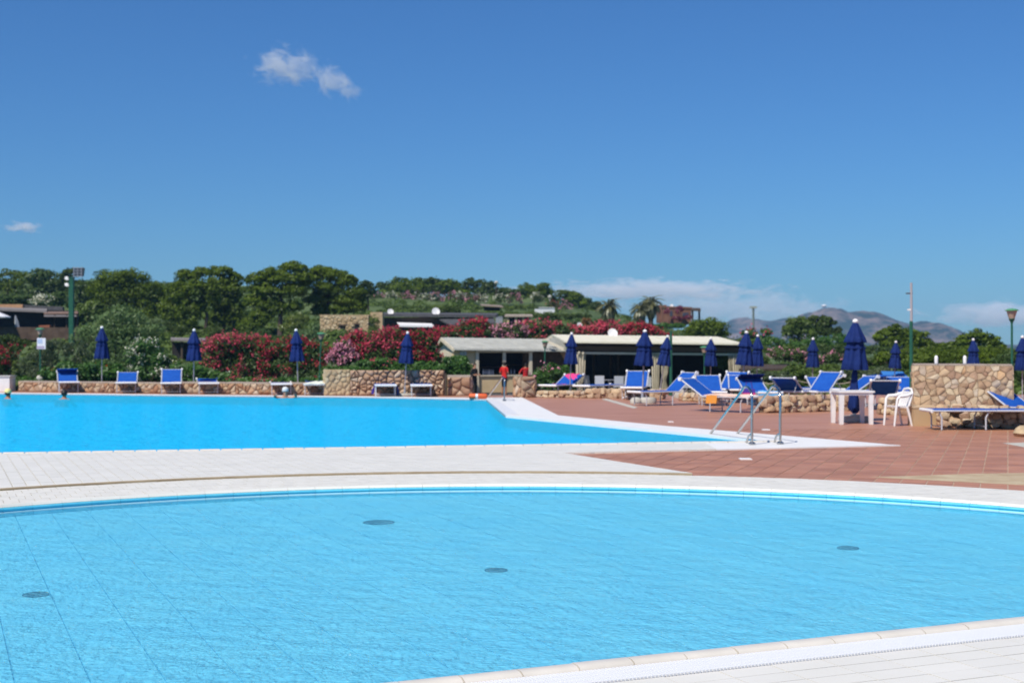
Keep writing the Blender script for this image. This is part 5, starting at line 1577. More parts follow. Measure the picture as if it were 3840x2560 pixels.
PAR = [
    (382, 1222, 48.8, 382, 'folded navy parasol between the two loungers by the big grey green bush'),
    (728, 1232, 47.3, 726, 'folded navy parasol beside the white oleander and upright lounger'),
    (1110, 1232, 46.2, 1119, 'folded navy parasol leaning slightly in front of the crimson oleander'),
    (1529, 1242, 44.7, 1517, 'folded navy parasol in front of the boulder wall'),
    (2144, 1245, 44.2, 2137, 'folded navy parasol beside the pink towel lounger at the restaurant corner'),
    (2419, 1235, 39.2, 2408, 'wider folded navy parasol in front of the restaurant curtain'),
    (2505, 1256, 44.0, 2472, 'leaning folded navy parasol just behind the wide one'),
    (2666, 1264, 45.2, 2664, 'folded navy parasol with twisted hem at the restaurant end'),
    (2800, 1240, 41.0, 2781, 'fuller folded navy parasol of the close pair behind the ladder'),
    (2842, 1253, 42.2, 2836, 'slimmer folded navy parasol of the close pair behind the ladder'),
    (3049, 1265, 43.2, 3046, 'folded navy parasol over the deck chair beyond the rubble wall'),
    (3208, 1195, 29.1, 3203, 'tallest folded navy parasol standing behind the white table'),
    (3360, 1277, 44.4, 3352, 'folded navy parasol beside the blue awning and green pole'),
    (3650, 1268, 44.0, 3650, 'folded navy parasol showing only its top above the stone wall'),
    (3834, 1257, 37.0, 3834, 'folded navy parasol at the picture edge behind the lamp post')]
for i, (px, ty, Y, bx, lb) in enumerate(PAR):
    o = proto if i == 0 else copy_tree(proto)
    b = at(bx, Y, 0)
    tp = P(px, ty, Y)
    h = (tp - b).length
    o.location = b
    s = h / 2.34
    if i == 8: s_xy = s * 1.12
    elif i in (5, 11): s_xy = s * 1.18
    else: s_xy = s * random.uniform(.95, 1.05)
    o.scale = (s_xy, s_xy, s)
    o.rotation_euler = (0, math.atan2(tp.x - b.x, h), 0)
    o.rotation_euler = (Matrix.Rotation(math.atan2(tp.x - b.x, h), 3, 'Y') @ Matrix.Rotation(i * 1.1, 3, 'Z')).to_euler()
    tag(o, lb, 'parasol', 'folded navy parasols round the pool')
# navy cover hanging round the pole of the tallest parasol
b = at(3204, 29.1, 0)
mb = MB()
mb.lathe([(.03, 1.13), (.055, 1.08), (.06, .9), (.085, .7), (.10, .5), (.13, .3), (.07, .2), (.04, .18)], 24, mod=lambda a, j: 1 + .28 * math.cos(3 * a + j * 1.1))
tag(mb.build('parasol_cover', CANVAS_D, loc=b, smooth=True), 'navy cloth cover hanging twisted round the pole above the white table', 'cover')
o = MB().box((0, 0, .065), (.50, .34, .13)).box((0, 0, .14), (.2, .2, .03)).build('base_block', CONCRETE, loc=at(3208, 29.0, 0))
tag(o, 'white concrete base block on the deck below the white table', 'parasol base')
for (px, py, w, lb) in ((2405, 1512, .50, 'lumpy white parasol base stones under the side lounger'),):
    g = G(px, py)
    m_ = MB()
    m_.lathe([(.16, 0), (.17, .10), (.10, .17), (.02, .18)], 10, c=(-.16, 0, 0)).lathe([(.24, 0), (.25, .1), (.2, .17), (.02, .18)], 10, c=(.2, 0.05, 0))
    tag(m_.build('parasol_weight', CONCRETE, loc=g, smooth=True), lb, 'parasol base', None, None)

# ---------------------------------------------------------------- loungers
MESH = {}
def cached(key, fn):
    if key not in MESH: MESH[key] = fn()
    return MESH[key]
W_ = .345
def lounger(label, px, py, rz, back=0, shade=None, dark=False, h=.38, Y=None, flat_head=True, group='blue sun loungers round the pool'):
    """origin on the ground under the foot end legs; the head points to +y; back and shade are angles in degrees"""
    g = G(px, py) if Y is None else at(px, Y, 0)
    t = empty('sun_lounger', label, 'sun lounger', g, R(rz) + math.atan2(-g.x, g.y), group)
    fabm = CANVAS
    link('frame', cached('fr', lambda: MB().tube([(-W_, -.2, h), (-W_, 1.05, h)], .017, 8).tube([(W_, -.2, h), (W_, 1.05, h)], .017, 8).mesh('frame', ALU, True)), t)
    link('foot_bar', cached('fb', lambda: MB().tube([(-W_ - .01, -.2, h), (W_ + .01, -.2, h)], .036, 8).mesh('foot_bar', PLASTIC, True)), t)
    link('seat', cached('se', lambda: MB().hexa([(-.34, -.16, h + .008), (.34, -.16, h + .008), (.34, 1.05, h + .008), (-.34, 1.05, h + .008)], [(-.34, -.16, h + .026), (.34, -.16, h + .026), (.34, 1.05, h + .026), (-.34, 1.05, h + .026)]).mesh('seat', CANVAS)), t)
    for y in (0.0, .86):
        for sx in (-1, 1):
            link('leg', cached(('lg', y), lambda: MB().tube([(0, .06 if y else -.05, h - .02), (0, 0, .25), (0, 0, .012)], .016, 7).mesh('leg', ALU, True)), t, (sx * (W_ - .03), y, 0))
        link('leg_brace', cached('lb', lambda: MB().tube([(-W_ + .03, 0, .07), (W_ - .03, 0, .07)], .011, 6).mesh('leg_brace', ALU_G, True)), t, (0, y, 0))
    L = .78
    def bk():
        c, s = math.cos(R(back)), math.sin(R(back))
        pt = lambda u, o=0: (1.06 + u * c - o * s, h + u * s + o * c)
        mb = MB()
        ring = lambda o: [(x, *pt(u, o)) for x, u in ((-.318, .01), (.318, .01), (.318, L - .03), (-.318, L - .03))]
        mb.hexa(ring(.004), ring(.022))
        return mb.mesh('backrest', CANVAS)
    b = link('backrest', cached(('bk', back), bk), t)
    def bf():
        c, s = math.cos(R(back)), math.sin(R(back))
        e = (1.06 + L * c, h + L * s)
        mb = MB()
        for sx in (-1, 1):
            mb.tube([(sx * W_, 1.06, h), (sx * W_, e[0], e[1])], .020, 8)
        mb.tube([(-W_, e[0], e[1]), (W_, e[0], e[1])], .016, 8)
        return mb.mesh('backrest_frame', ALU, True)
    link('backrest_frame', cached(('bf', back), bf), b)
    c, s = math.cos(R(back)), math.sin(R(back))
    for sx in (-1, 1):
        k = link('hinge_cap', cached('hc', lambda: MB().tube([(-.028, 0, 0), (.028, 0, 0)], .052, 10).mesh('hinge_cap', PLASTIC, True)), b, (sx * (W_ + .012), 1.06 + L * c, h + L * s))
    if back > 15:
        for sx in (-1, 1):
            link('prop', cached(('pr', back), lambda: MB().tube([(0, 1.06 + .5 * c, h + .5 * s - .02), (0, 1.06 + .62, h - .02)], .010, 6).mesh('prop', ALU_G, True)), b, (sx * (W_ - .03), 0, 0))
    if shade is not None:
        def sh():
            e = (1.06 + L * c, h + L * s)
            cs, sn = math.cos(R(shade)), math.sin(R(shade))
            mb = MB()
            q = lambda u, o: (e[0] + u * cs - o * sn, e[1] + u * sn + o * cs)
            rg = lambda o: [(x, *q(u, o)) for x, u in ((-.335, .02), (.335, .02), (.335, .40), (-.335, .40))]
            mb.hexa(rg(-.008), rg(.008))
            for sx in (-1, 1):
                mb.tube([(sx * W_, *q(0, 0)), (sx * W_, *q(.41, 0))], .014, 6)
            return mb.mesh('sunshade', CANVAS_D if dark else CANVAS)
        link('sunshade', cached(('sh', back, shade, dark), sh), t)
    return t
def cloth(name, label, lg, pts, m, th=.014, cat='towel', group=None):
    """a strip of cloth laid over a lounger: cross sections [(x0, x1, y, z)] in the lounger's own space"""
    mb = MB()
    vs, fs = [], []
    n = 7
    for (x0, x1, y, z) in pts:
        for k in range(n):
            f = k / (n - 1)
            vs.append((x0 + (x1 - x0) * f, y + .006 * math.sin(k * 2.1 + y * 20), z + .012 * math.sin(k * 1.9 + y * 9)))
    b = len(vs)
    vs += [(x, y + .004, z - th) for x, y, z in vs]
    for j in range(len(pts) - 1):
        for k in range(n - 1):
            q = (j * n + k, j * n + k + 1, (j + 1) * n + k + 1, (j + 1) * n + k)
            fs.append(q); fs.append(tuple(b + i for i in reversed(q)))
    bd = [k for k in range(n)] + [j * n + n - 1 for j in range(1, len(pts))] + [(len(pts) - 1) * n + k for k in range(n - 2, -1, -1)] + [j * n for j in range(len(pts) - 2, 0, -1)]
    for i in range(len(bd)):
        p, q = bd[i], bd[(i + 1) % len(bd)]
        fs.append((q, p, b + p, b + q))
    mb.add(vs, fs)
    o = mb.build(name, m, smooth=True)
    o.location, o.rotation_euler = lg.location, lg.rotation_euler
    return tag(o, label, cat, group)
H = .38
l1 = lounger('blue lounger with its shade folded over the raised back, under the hibiscus', 258, 1472, 2, 27, 165)
lounger('blue lounger with half raised back, nearest the white boulder', 473, 1474.5, -2, 25)
lounger('blue lounger with its back raised highest, in front of the white oleander', 641, 1476.5, -1, 35)
lounger('flat blue lounger right of the second parasol pole', 782, 1477.5, 2, 8)
lounger('flat blue lounger before the crimson oleander, left of the leaning parasol', 1055, 1481, 1, 0)
l6 = lounger('flat lounger with a pale towel, beside the yellow stone wall end', 1179, 1482.5, -2, 4)
l7 = lounger('lounger with navy shade and purple cloth against the boulder wall', 1446, 1487, 2, 10, 150, True)
lounger('flat blue lounger against the boulder wall right of the parasol', 1580, 1487.5, 1, 0)
l9 = lounger('raised blue lounger with a pink towel by the pink flowering bush', 2062, 1488, -28, 24)
lounger('flat blue lounger in front of the tied restaurant curtain', 2195, 1490, -38, 0)
lounger('blue lounger with steep back in front of the restaurant doorway', 2372, 1499, -6, 38)
l12 = lounger('lounger standing sideways with white frame beside the parasol weights', 2402, 1520, -58, 42)
l13 = lounger('lounger spread with orange and peach towels behind the pool ladder', 2800, 1546, 62, 34)
lounger('blue lounger with raised back behind the orange towel lounger', 2690, 1506, -22, 38, Y=39.6)
lounger('steep backed blue lounger between the two parasol poles', 2782, 1505, 2, 30, Y=39.0)
l16 = lounger('blue lounger with navy headrest and aqua towel seen through the ladder', 2880, 1510, 18, 26, 160, True, Y=36.6)
lounger('lounger seen from behind with dark back, past the ladder', 3025, 1508, 158, 30, Y=38.5)
lounger('high backed deck lounger below the parasol, leaning to the fence', 2990, 1508, -36, 42, Y=37.6)
lounger('lounger with level sunshade over a tilted back, left of the white table', 3065, 1510, -60, 32, 5, Y=37.4)
lounger('blue lounger with low raised back between the deck lounger and the level sunshade', 3118, 1510, 14, 24, Y=39.5)
lounger('flat blue lounger seen behind the legs of the white table', 3170, 1512, -40, 8, Y=36.4)
l20 = lounger('dark backed lounger with turquoise towel between table and white chair', 3292, 1516, 186, 30, Y=35.6)
lounger('blue lounger with upright back behind the white plastic chair', 3400, 1516, 8, 30, Y=36.2)
lounger('blue lounger with a broad raised back, just behind the peach towel lounger', 2676, 1512, 6, 33, Y=37.0)
lounger('low dark blue lounger tucked behind the close parasol pair', 2945, 1500, -70, 30, Y=40.5)
l22 = lounger('flat blue lounger close in front of the tall stone wall', 3512, 1610, -72, 0)
l23 = lounger('raised blue lounger cut by the picture edge beside the stone wall', 3985, 1604, 52, 31)
cloth('towel', 'bright pink towel down the back of the raised lounger', l9, [(-.25, .2, 1.06 + .80 * .914, H + .80 * .407 + .03), (-.3, .15, 1.06 + .62 * .914, H + .62 * .407 + .035), (-.1, .26, 1.06 + .45 * .914, H + .45 * .407 + .03), (.02, .22, 1.06 + .34 * .914, H + .34 * .407 + .025)], PINK_CLOTH)
cloth('towel', 'pink towel edge on the seat of the raised lounger', l9, [(-.30, .32, .55, H + .02), (-.31, .32, .8, H + .025), (-.30, .32, 1.05, H + .02)], PINK_CLOTH)
cloth('towel', 'pale green towel over the foot of the flat lounger', l6, [(-.34, .36, -.25, H + .02), (-.34, .36, -.1, H + .045), (-.2, .35, .3, H + .06), (.0, .3, .7, H + .09)], PALE_CLOTH)
cloth('cloth', 'purple cloth hanging from the side of the navy shaded lounger', l7, [(-.36, -.30, .0, H + .02), (-.40, -.36, .0, H - .05), (-.46, -.37, .02, H - .18), (-.47, -.38, .03, .10)], PURPLE_CLOTH, cat='cloth')
cloth('cloth', 'navy cloth hanging from the far side of the same boulder wall lounger', l7, [(.30, .36, .0, H + .02), (.355, .42, .0, H - .05), (.36, .45, .02, H - .18), (.37, .44, .03, .06)], CANVAS_D, cat='cloth')
cloth('towel', 'long peach towel spread on the lounger behind the ladder', l13, [(-.36, .36, -.22, H + .03), (-.35, .36, .0, H + .06), (-.36, .35, .4, H + .05), (-.36, .36, .8, H + .07), (-.33, .33, 1.05, H + .04)], PEACH_CLOTH, th=.03)
cloth('towel', 'orange towel hanging off the end of the peach towel lounger', l13, [(.0, .38, .98, H + .07), (.30, .40, 1.0, H + .03), (.375, .40, 1.05, H - .05), (.38, .41, 1.08, .17)], ORANGE_CLOTH)
# bend the orange towel outward: it hangs in front of the frame
o = MB().hexa([(-.13, -.012, 0), (.13, -.012, 0), (.13, .012, 0), (-.13, .012, 0)], [(-.11, -.02, .2), (.15, -.02, .2), (.15, .01, .2), (-.11, .01, .2)]).build('towel', ORANGE_CLOTH, loc=P(2666, 1512, 33.0))
tag(o, 'bright orange towel corner hanging below the seat by the steep blue back', 'towel')
cloth('towel', 'aqua towel on the seat of the lounger behind the ladder', l16, [(-.36, .36, -.23, H - .1), (-.36, .36, -.22, H + .03), (-.36, .36, .2, H + .03), (-.34, .34, .8, H + .03)], AQUA_CLOTH)
cloth('towel', 'turquoise towel on the dark backed lounger', l20, [(-.2, .25, .1, H + .02), (-.2, .25, .3, H + .05), (-.15, .2, .5, H + .02)], AQUA_CLOTH)
cloth('towel', 'white towel over the back of the lounger at the picture edge', l23, [(-.2, .2, 1.06 + .75 * .94, H + .75 * .342 + .03), (-.22, .2, 1.06 + .4 * .94, H + .4 * .342 + .04), (-.2, .2, 1.06 + .15 * .94, H + .15 * .342 + .03)], WHITE_CLOTH)
bg_ = empty('beach_bag', 'pink and dark beach bag hanging beside the ladder loungers', 'bag', P(2808, 1492, 35.5))
MB().hexa([(-.14, -.06, 0), (.14, -.06, 0), (.14, .06, 0), (-.14, .06, 0)], [(-.17, -.07, .14), (.17, -.07, .14), (.17, .07, .14), (-.17, .07, .14)]).build('body', PINK_CLOTH, bg_)
MB().hexa([(-.17, -.07, .14), (.17, -.07, .14), (.17, .07, .14), (-.17, .07, .14)], [(-.15, -.05, .24), (.15, -.05, .24), (.15, .05, .24), (-.15, .05, .24)]).build('upper_band', PURPLE_CLOTH, bg_)
MB().tube([(-.1, 0, .23), (-.06, 0, .42), (.06, 0, .42), (.1, 0, .23)], .012, 6).build('strap', PURPLE_CLOTH, bg_)
# small blue awning
aw_ = empty('beach_awning', 'small blue canvas awning on posts behind the rope fence', 'awning', at(3355, 44.5, 0))
y0 = 44.5
panel(aw_, 'canvas', [P(3318, 1423, 44.2), P(3412, 1423, 44.2), P(3385, 1396, 45.3), P(3304, 1394, 45.3)], .03, mat('light_blue_canvas', (.03, .17, .48), .8))
panel(aw_, 'side_flap', [P(3318, 1423, 44.2), P(3304, 1394, 45.3), P(3292, 1421, 46.0)], .02, CANVAS_D)
for px, yy in ((3320, 44.3), (3408, 44.3), (3306, 45.3), (3384, 45.3)):
    c_ = at(px, yy, 0)
    MB().tube([Vector((c_.x, c_.y, 0)) - Vector(aw_.location), Vector((c_.x, c_.y, .54 if yy < 45 else .79)) - Vector(aw_.location)], .02, 6).build('post', WOOD_P, aw_)

# ---------------------------------------------------------------- table, chair, box
tb = empty('plastic_table', 'white square plastic table with thick legs on the red deck', 'table', at(3213, 27.95, 0), R(2))
MB().box((0, .36, .685), (.755, .75, .035)).build('top', PLASTIC, tb)
MB().box((0, .36, .64), (.70, .69, .055)).build('rim', PLASTIC, tb)
for sx in (-1, 1):
    for y in (.05, .67):
        MB().hexa([(sx * .315 - .038, y - .038, 0), (sx * .315 + .038, y - .038, 0), (sx * .315 + .038, y + .038, 0), (sx * .315 - .038, y + .038, 0)], [(sx * .31 - .048, y - .048, .62), (sx * .31 + .048, y - .048, .62), (sx * .31 + .048, y + .048, .62), (sx * .31 - .048, y + .048, .62)]).build('leg', PLASTIC, tb)
ch = empty('plastic_chair', 'white moulded plastic armchair facing the white table', 'chair', at(3366, 27.6, 0), R(-78))
ch.scale = (.88, .70, .96)
# faces -y locally
mb = MB()
mb.hexa([(-.23, -.22, .40), (.23, -.22, .40), (.21, .20, .385), (-.21, .20, .385)], [(-.23, -.23, .43), (.23, -.23, .43), (.21, .20, .415), (-.21, .20, .415)])
mb.build('seat', PLASTIC, ch)
mb = MB()
for k in range(5):
    x = (k - 2) * .088
    mb.hexa([(x - .03, .19, .42), (x + .03, .19, .42), (x + .03, .215, .42), (x - .03, .215, .42)], [(x * 1.05 - .03, .30, .74), (x * 1.05 + .03, .30, .74), (x * 1.05 + .03, .325, .74), (x * 1.05 - .03, .325, .74)])
mb.tube([(-.235, .20, .42), (-.245, .31, .70), (-.17, .335, .78), (0, .345, .80), (.17, .335, .78), (.245, .31, .70), (.235, .20, .42)], .028, 8)
mb.build('backrest', PLASTIC, ch, smooth=True)
for sx in (-1, 1):
    MB().tube([(sx * .25, -.27, .0), (sx * .262, -.22, .36), (sx * .275, -.19, .58), (sx * .275, -.12, .635), (sx * .27, .10, .645), (sx * .25, .29, .69)], [.028, .036, .032, .034, .034, .03], 8).build('armrest', PLASTIC, ch, smooth=True)
    MB().tube([(sx * .235, .30, .0), (sx * .225, .22, .25), (sx * .21, .16, .42)], [.028, .036, .036], 8).build('leg', PLASTIC, ch, smooth=True)
bx = empty('storage_box', 'plain tan storage box with pale lid against the stone wall end', 'box', at(3469, 27.35, 0), R(1))
MB().box((0, .2, .185), (.455, .42, .37)).build('body', BOXMAT, bx)
MB().box((0, .2, .392), (.475, .44, .042)).build('lid', mat('box_lid', (.58, .44, .28), .6), bx)
for i, (px, lb) in enumerate(((3511, 'first small white post on the stone wall, away from the parasol'), (3618, 'second small white post on the stone wall, next to the parasol'))):
    w0 = P(px, 1369, 28.25); w0.z = 1.265
    t = empty('wall_post', lb, 'post', w0, 0, 'white posts on the stone wall')
    MB().lathe([(.035, 0), (.04, .12), (.034, .16), (.015, .178)], 10).build('body', PLASTIC, t, smooth=True)
    MB().lathe([(.05, 0), (.05, .014), (.034, .02)], 10).build('foot', ALU_G, t)

# ---------------------------------------------------------------- lamps, poles, sign
def lamp(label, px, ytop, Y, base_px=None, s=1.0, zb=None, group='green lamp posts'):
    b = at(base_px if base_px else px, Y, 0)
    b.z = ground_z(b.x, b.y) if zb is None else zb
    tp = P(px, ytop, Y)
    t = empty('lamp_post', label, 'lamp post', b, 0, group)
    h = (tp - b).length
    t.rotation_euler = (0, math.atan2(tp.x - b.x, tp.z - b.z), 0)
    MB().lathe([(.075 * s, -.1), (.07 * s, .25), (.038 * s, .3), (.034 * s, h - .42 * s)], 10).build('pole', GREEN_P, t)
    MB().lathe([(.04 * s, h - .46 * s), (.05 * s, h - .42 * s), (.10 * s, h - .34 * s), (.10 * s, h - .325 * s), (.05 * s, h - .325 * s)], 12).build('collar', GREEN_P, t)
    MB().lathe([(.088 * s, h - .325 * s), (.168 * s, h - .07 * s), (.165 * s, h - .065 * s), (.02, h - .065 * s)], 12).build('lantern', GLASS_L, t)
    MB().lathe([(.215 * s, h - .075 * s), (.215 * s, h - .055 * s), (.12 * s, h - .015 * s), (.02 * s, h)], 12).build('cap', GREEN_CAP, t)
    return t
lamp('green lamp post carrying a white notice beside the rosemary bush', 150, 1229, 50.6, 152, s=.78)
lamp('slightly leaning green lamp post between crimson and pale pink oleanders', 1205, 1246, 48.6, 1197, s=.78)
lamp('green lamp post standing at the kiosk roof end', 2044, 1277, 49, 2040, s=.66, zb=-.72)
lamp('green lamp post half behind the twisted hem parasol', 2641, 1297, 46.6, 2642, s=.72, zb=0)
lamp('large green lamp post rising beside the tall stone wall', 3794, 1156, 29.4, 3796, s=.70, zb=0)
gp = empty('green_post', 'plain dark green post behind the leaning parasol', 'post', at(2516, 45.2, 0))
MB().lathe([(.05, 0), (.045, 2.15), (.02, 2.17)], 10).build('shaft', GREEN_P, gp)
MB().lathe([(.08, 0), (.08, .03), (.05, .04)], 10).build('base_plate', GREEN_P, gp)
sg = empty('notice', 'white paper notice with a blue pattern fixed to the lamp post', 'notice', P(155, 1309, 50.45))
wS, hS = 32 * 50.45 / FPX, 42 * 50.45 / FPX
MB().box((0, 0, hS / 2), (wS, .012, hS)).build('board', WHITE_CLOTH, sg)
MB().box((-.03, -.009, hS * .17), (wS * .9, .006, hS * .25)).build('lower_print', mat('print_mauve', (.42, .36, .45), .8), sg)
MB().box((-.05, -.009, hS * .72), (wS * .55, .006, hS * .4)).build('upper_print', mat('print_blue', (.42, .50, .66), .8), sg)
fm = empty('floodlight_mast', 'thick green mast with a floodlight rack above the tamarisk bush', 'mast', at(268, 76, ground_z(*at(268, 76, 0)[:2])))
topz = P(0, 1042, 76).z - fm.location.z
MB().box((0, 0, topz / 2 - .2), (.25, .25, topz + .4)).build('mast', GREEN_P, fm)
MB().box((0, 0, topz + .02), (.30, .30, .05)).build('cap', GREEN_P, fm)
for k in range(2):
    MB().lathe([(.05, -.12), (.13, .0), (.13, .03), (.05, .04)], 10).build('camera_head', PLASTIC, fm, (-.22, -.12, topz - .04 - k * .36)).rotation_euler = (R(60), 0, R(30))
fl = MB()
for i in range(4):
    fl.box((.32 + i * .0, .1, topz + .1 + i * .16), (.55, .05, .03), rz=0)
for i in range(3):
    fl.box((.1 + i * .22, .1, topz + .34), (.03, .05, .62))
fl.build('rack', ALU_G, fm)
MB().hexa([(.08, .15, topz + .08), (.6, .15, topz + .08), (.6, .35, topz + .12), (.08, .35, topz + .12)], [(.14, .15, topz + .6), (.66, .15, topz + .6), (.66, .35, topz + .56), (.14, .35, topz + .56)]).build('floodlight', mat('lamp_grey', (.16, .17, .19), .5), fm)
tp_ = empty('tall_pole', 'tall weathered green and grey pole with a small crossbar', 'pole', at(3417, 34, 0))
zt = P(0, 1060, 34).z
MB().tube([(0, 0, 0), (0, 0, zt * .35), (0, 0, zt * .7)], [.05, .045, .042], 9).build('lower_shaft', GREEN_P, tp_)
MB().tube([(.005, 0, zt * .7), (0, 0, zt)], [.036, .03], 9).build('upper_shaft', WOOD_P, tp_)
MB().box((-.05, 0, P(0, 1100, 34).z), (.17, .04, .03)).build('crossbar', DARKWOOD, tp_)
MB().box((-.05, 0, P(0, 1161, 34).z), (.09, .05, .04)).build('bracket', PLASTIC, tp_)
tq = empty('street_light', 'far grey street light with flat twin head before the blue ridge', 'street light', at(2825, 150, -1))
MB().tube([(0, 0, 0), (0, 0, P(0, 1156, 150).z + 1)], .13, 6).build('pole', mat('far_grey', (.16, .20, .20), .7), tq)
MB().box((0, 0, P(0, 1152, 150).z + 1), (.75, .4, .22)).build('head', mat('far_head', (.30, .32, .28), .7), tq)
for (px, yt, Y, lb) in ((1861, 1064, 200, 'tiny lamp post on the ridge beside a dark tree crown'), (2062, 1118, 196, 'tiny white lamp post by the flowering terrace hedge')):
    b = at(px, Y, ground_z(*at(px, Y, 0)[:2]))
    t = empty('ridge_lamp', lb, 'lamp post', b)
    hh = P(px, yt, Y).z - b.z
    MB().tube([(0, 0, 0), (0, 0, hh)], .07, 6).build('pole', DARKWOOD if px < 2000 else PLASTIC, t)
    MB().lathe([(.1, hh - .1), (.3, hh + .1), (.3, hh + .3), (.05, hh + .45)], 8).build('lantern', CONCRETE, t)

# ---------------------------------------------------------------- rope fence
rf = empty('rope_fence', 'sagging rope fence on short posts behind the loungers', 'fence', at(2540, 47, 0))
fp = [(2553, 1428), (2645, 1422), (2745, 1424), (2790, 1420), (2855, 1427), (2912, 1430), (2985, 1424), (3080, 1424), (3190, 1432), (3255, 1426), (3330, 1430), (3420, 1432)]
ps = [P(px, py, 47.0 + .3 * math.sin(i)) for i, (px, py) in enumerate(fp)]
rp3 = []
for i in range(len(ps) - 1):
    for k in range(7):
        f = k / 7
        q = ps[i].lerp(ps[i + 1], f)
        q.z -= .10 * 4 * f * (1 - f)
        rp3.append(q - Vector(rf.location))
rp3.append(ps[-1] - Vector(rf.location))
MB().tube(rp3, .022, 6).build('rope', ROPE, rf, smooth=True)
MB().tube([p + Vector((0, 0, -.28)) for p in rp3], .016, 6).build('rope', ROPE, rf, smooth=True)
for p in ps:
    q = p - Vector(rf.location)
    MB().tube([(q.x, q.y, -rf.location.z - .1), (q.x, q.y, q.z + .06)], .04, 7).build('post', DARKWOOD, rf)

# ---------------------------------------------------------------- pool ladders, float
def rail(parent, base, top_h, end, lean):
    """post, arch over the edge and slanting rail into the water"""
    b, e = Vector(base), Vector(end)
    o = Vector(parent.location)
    d = Vector((e.x - b.x, e.y - b.y, 0)).normalized()
    pts = [b, b + Vector((0, 0, top_h * .5)), b + Vector((0, 0, top_h * .81))]
    r = top_h * .19
    for k in range(1, 7):
        a = math.pi * (k / 6) * .80
        pts.append(b + Vector((0, 0, top_h * .81)) + d * (r * 2.1 * (1 - math.cos(a))) + Vector((0, 0, r * math.sin(a))))
    pts.append(e)
    return MB().tube([p - o for p in pts], .0215, 10).build('rail', STEEL, parent, smooth=True)
ld = empty('pool_ladder', 'polished steel pool ladder with two arched rails at the near corner', 'pool ladder', G(2870, 1662))
bz = .03
rA, rB = G(2820, 1664, bz), G(2926, 1662, bz)
eA, eB = G(2653, 1641, BW - .05), G(2753, 1641, BW - .05)
rail(ld, rA, .93, eA, 1); rail(ld, rB, .93, eB, 1)
for rr_, ee in ((rA, eA), (rB, eB)):
    o = MB().lathe([(.062, 0), (.062, .012), (.04, .03), (.026, .035)], 16).build('flange', STEEL, ld, rr_ - Vector(ld.location))
    d = Vector((ee.x - rr_.x, ee.y - rr_.y, 0)).normalized()
    q = rr_ + Vector((0, 0, .155))
    pts = [q, q + d * .12 + Vector((0, 0, -.012)), q + d * .26 + Vector((0, 0, -.06)), q + d * .36 + Vector((0, 0, -.16)), q + d * .42 + Vector((0, 0, -.30))]
    MB().tube([p - Vector(ld.location) for p in pts], .018, 8).build('brace', STEEL, ld, smooth=True)
l2 = empty('pool_ladder', 'distant steel ladder rail at the far pool corner in front of the kiosk', 'pool ladder', G(1892, 1502.5, .02))
fA, fB = G(1892, 1502.5, .01), G(1891, 1500.2, .01)
gA, gB = G(1822, 1499.5, BW - .05), G(1821, 1497.2, BW - .05)
rail(l2, fA, .71, gA, 1); rail(l2, fB, .71, gB, 1)
for rr_ in (fA, fB):
    MB().lathe([(.06, 0), (.06, .012), (.03, .03)], 12).build('flange', STEEL, l2, rr_ - Vector(l2.location))
fl_ = empty('rescue_float', 'orange rescue float with white band lying on the far pool edge', 'float', G(1792, 1497.5, .0) + Vector((0, .35, .09)), R(-4))
MB().tube([(-.29, 0, 0), (-.27, 0, 0), (-.08, 0, 0)], [.05, .085, .085], 12).build('end_section', ORANGE_P, fl_, smooth=True)
MB().tube([(.0, 0, 0), (.25, 0, 0), (.29, 0, 0)], [.085, .085, .05], 12).build('end_section', ORANGE_P, fl_, smooth=True)
MB().tube([(-.08, 0, 0), (.0, 0, 0)], [.078, .078], 12).build('band', PLASTIC, fl_, smooth=True)
# ---------------------------------------------------------------- people
def skin_body(chain, edges, root, name, mats, matfn, parent, sub=2):
    """one continuous figure grown from joints {name: (x, y, z, r)}"""
    names = list(chain)
    me = bpy.data.meshes.new(name)
    me.from_pydata([chain[n][:3] for n in names], [(names.index(a), names.index(b)) for a, b in edges], [])
    o = bpy.data.objects.new(name, me)
    col.objects.link(o)
    o.modifiers.new('skin', 'SKIN')
    lay = me.skin_vertices[0].data
    for i, n in enumerate(names):
        r = chain[n][3]
        lay[i].radius = r if isinstance(r, tuple) else (r, r)
        lay[i].use_root = (n == root)
    sb = o.modifiers.new('sub', 'SUBSURF'); sb.levels = sub; sb.render_levels = sub
    dg = bpy.context.evaluated_depsgraph_get()
    m2 = bpy.data.meshes.new_from_object(o.evaluated_get(dg))
    bpy.data.objects.remove(o)
    m2.materials.clear()
    for m in mats: m2.materials.append(m)
    for p in m2.polygons:
        p.use_smooth = True
        p.material_index = matfn(p.center)
    m2.name = name
    return link(name, m2, parent)
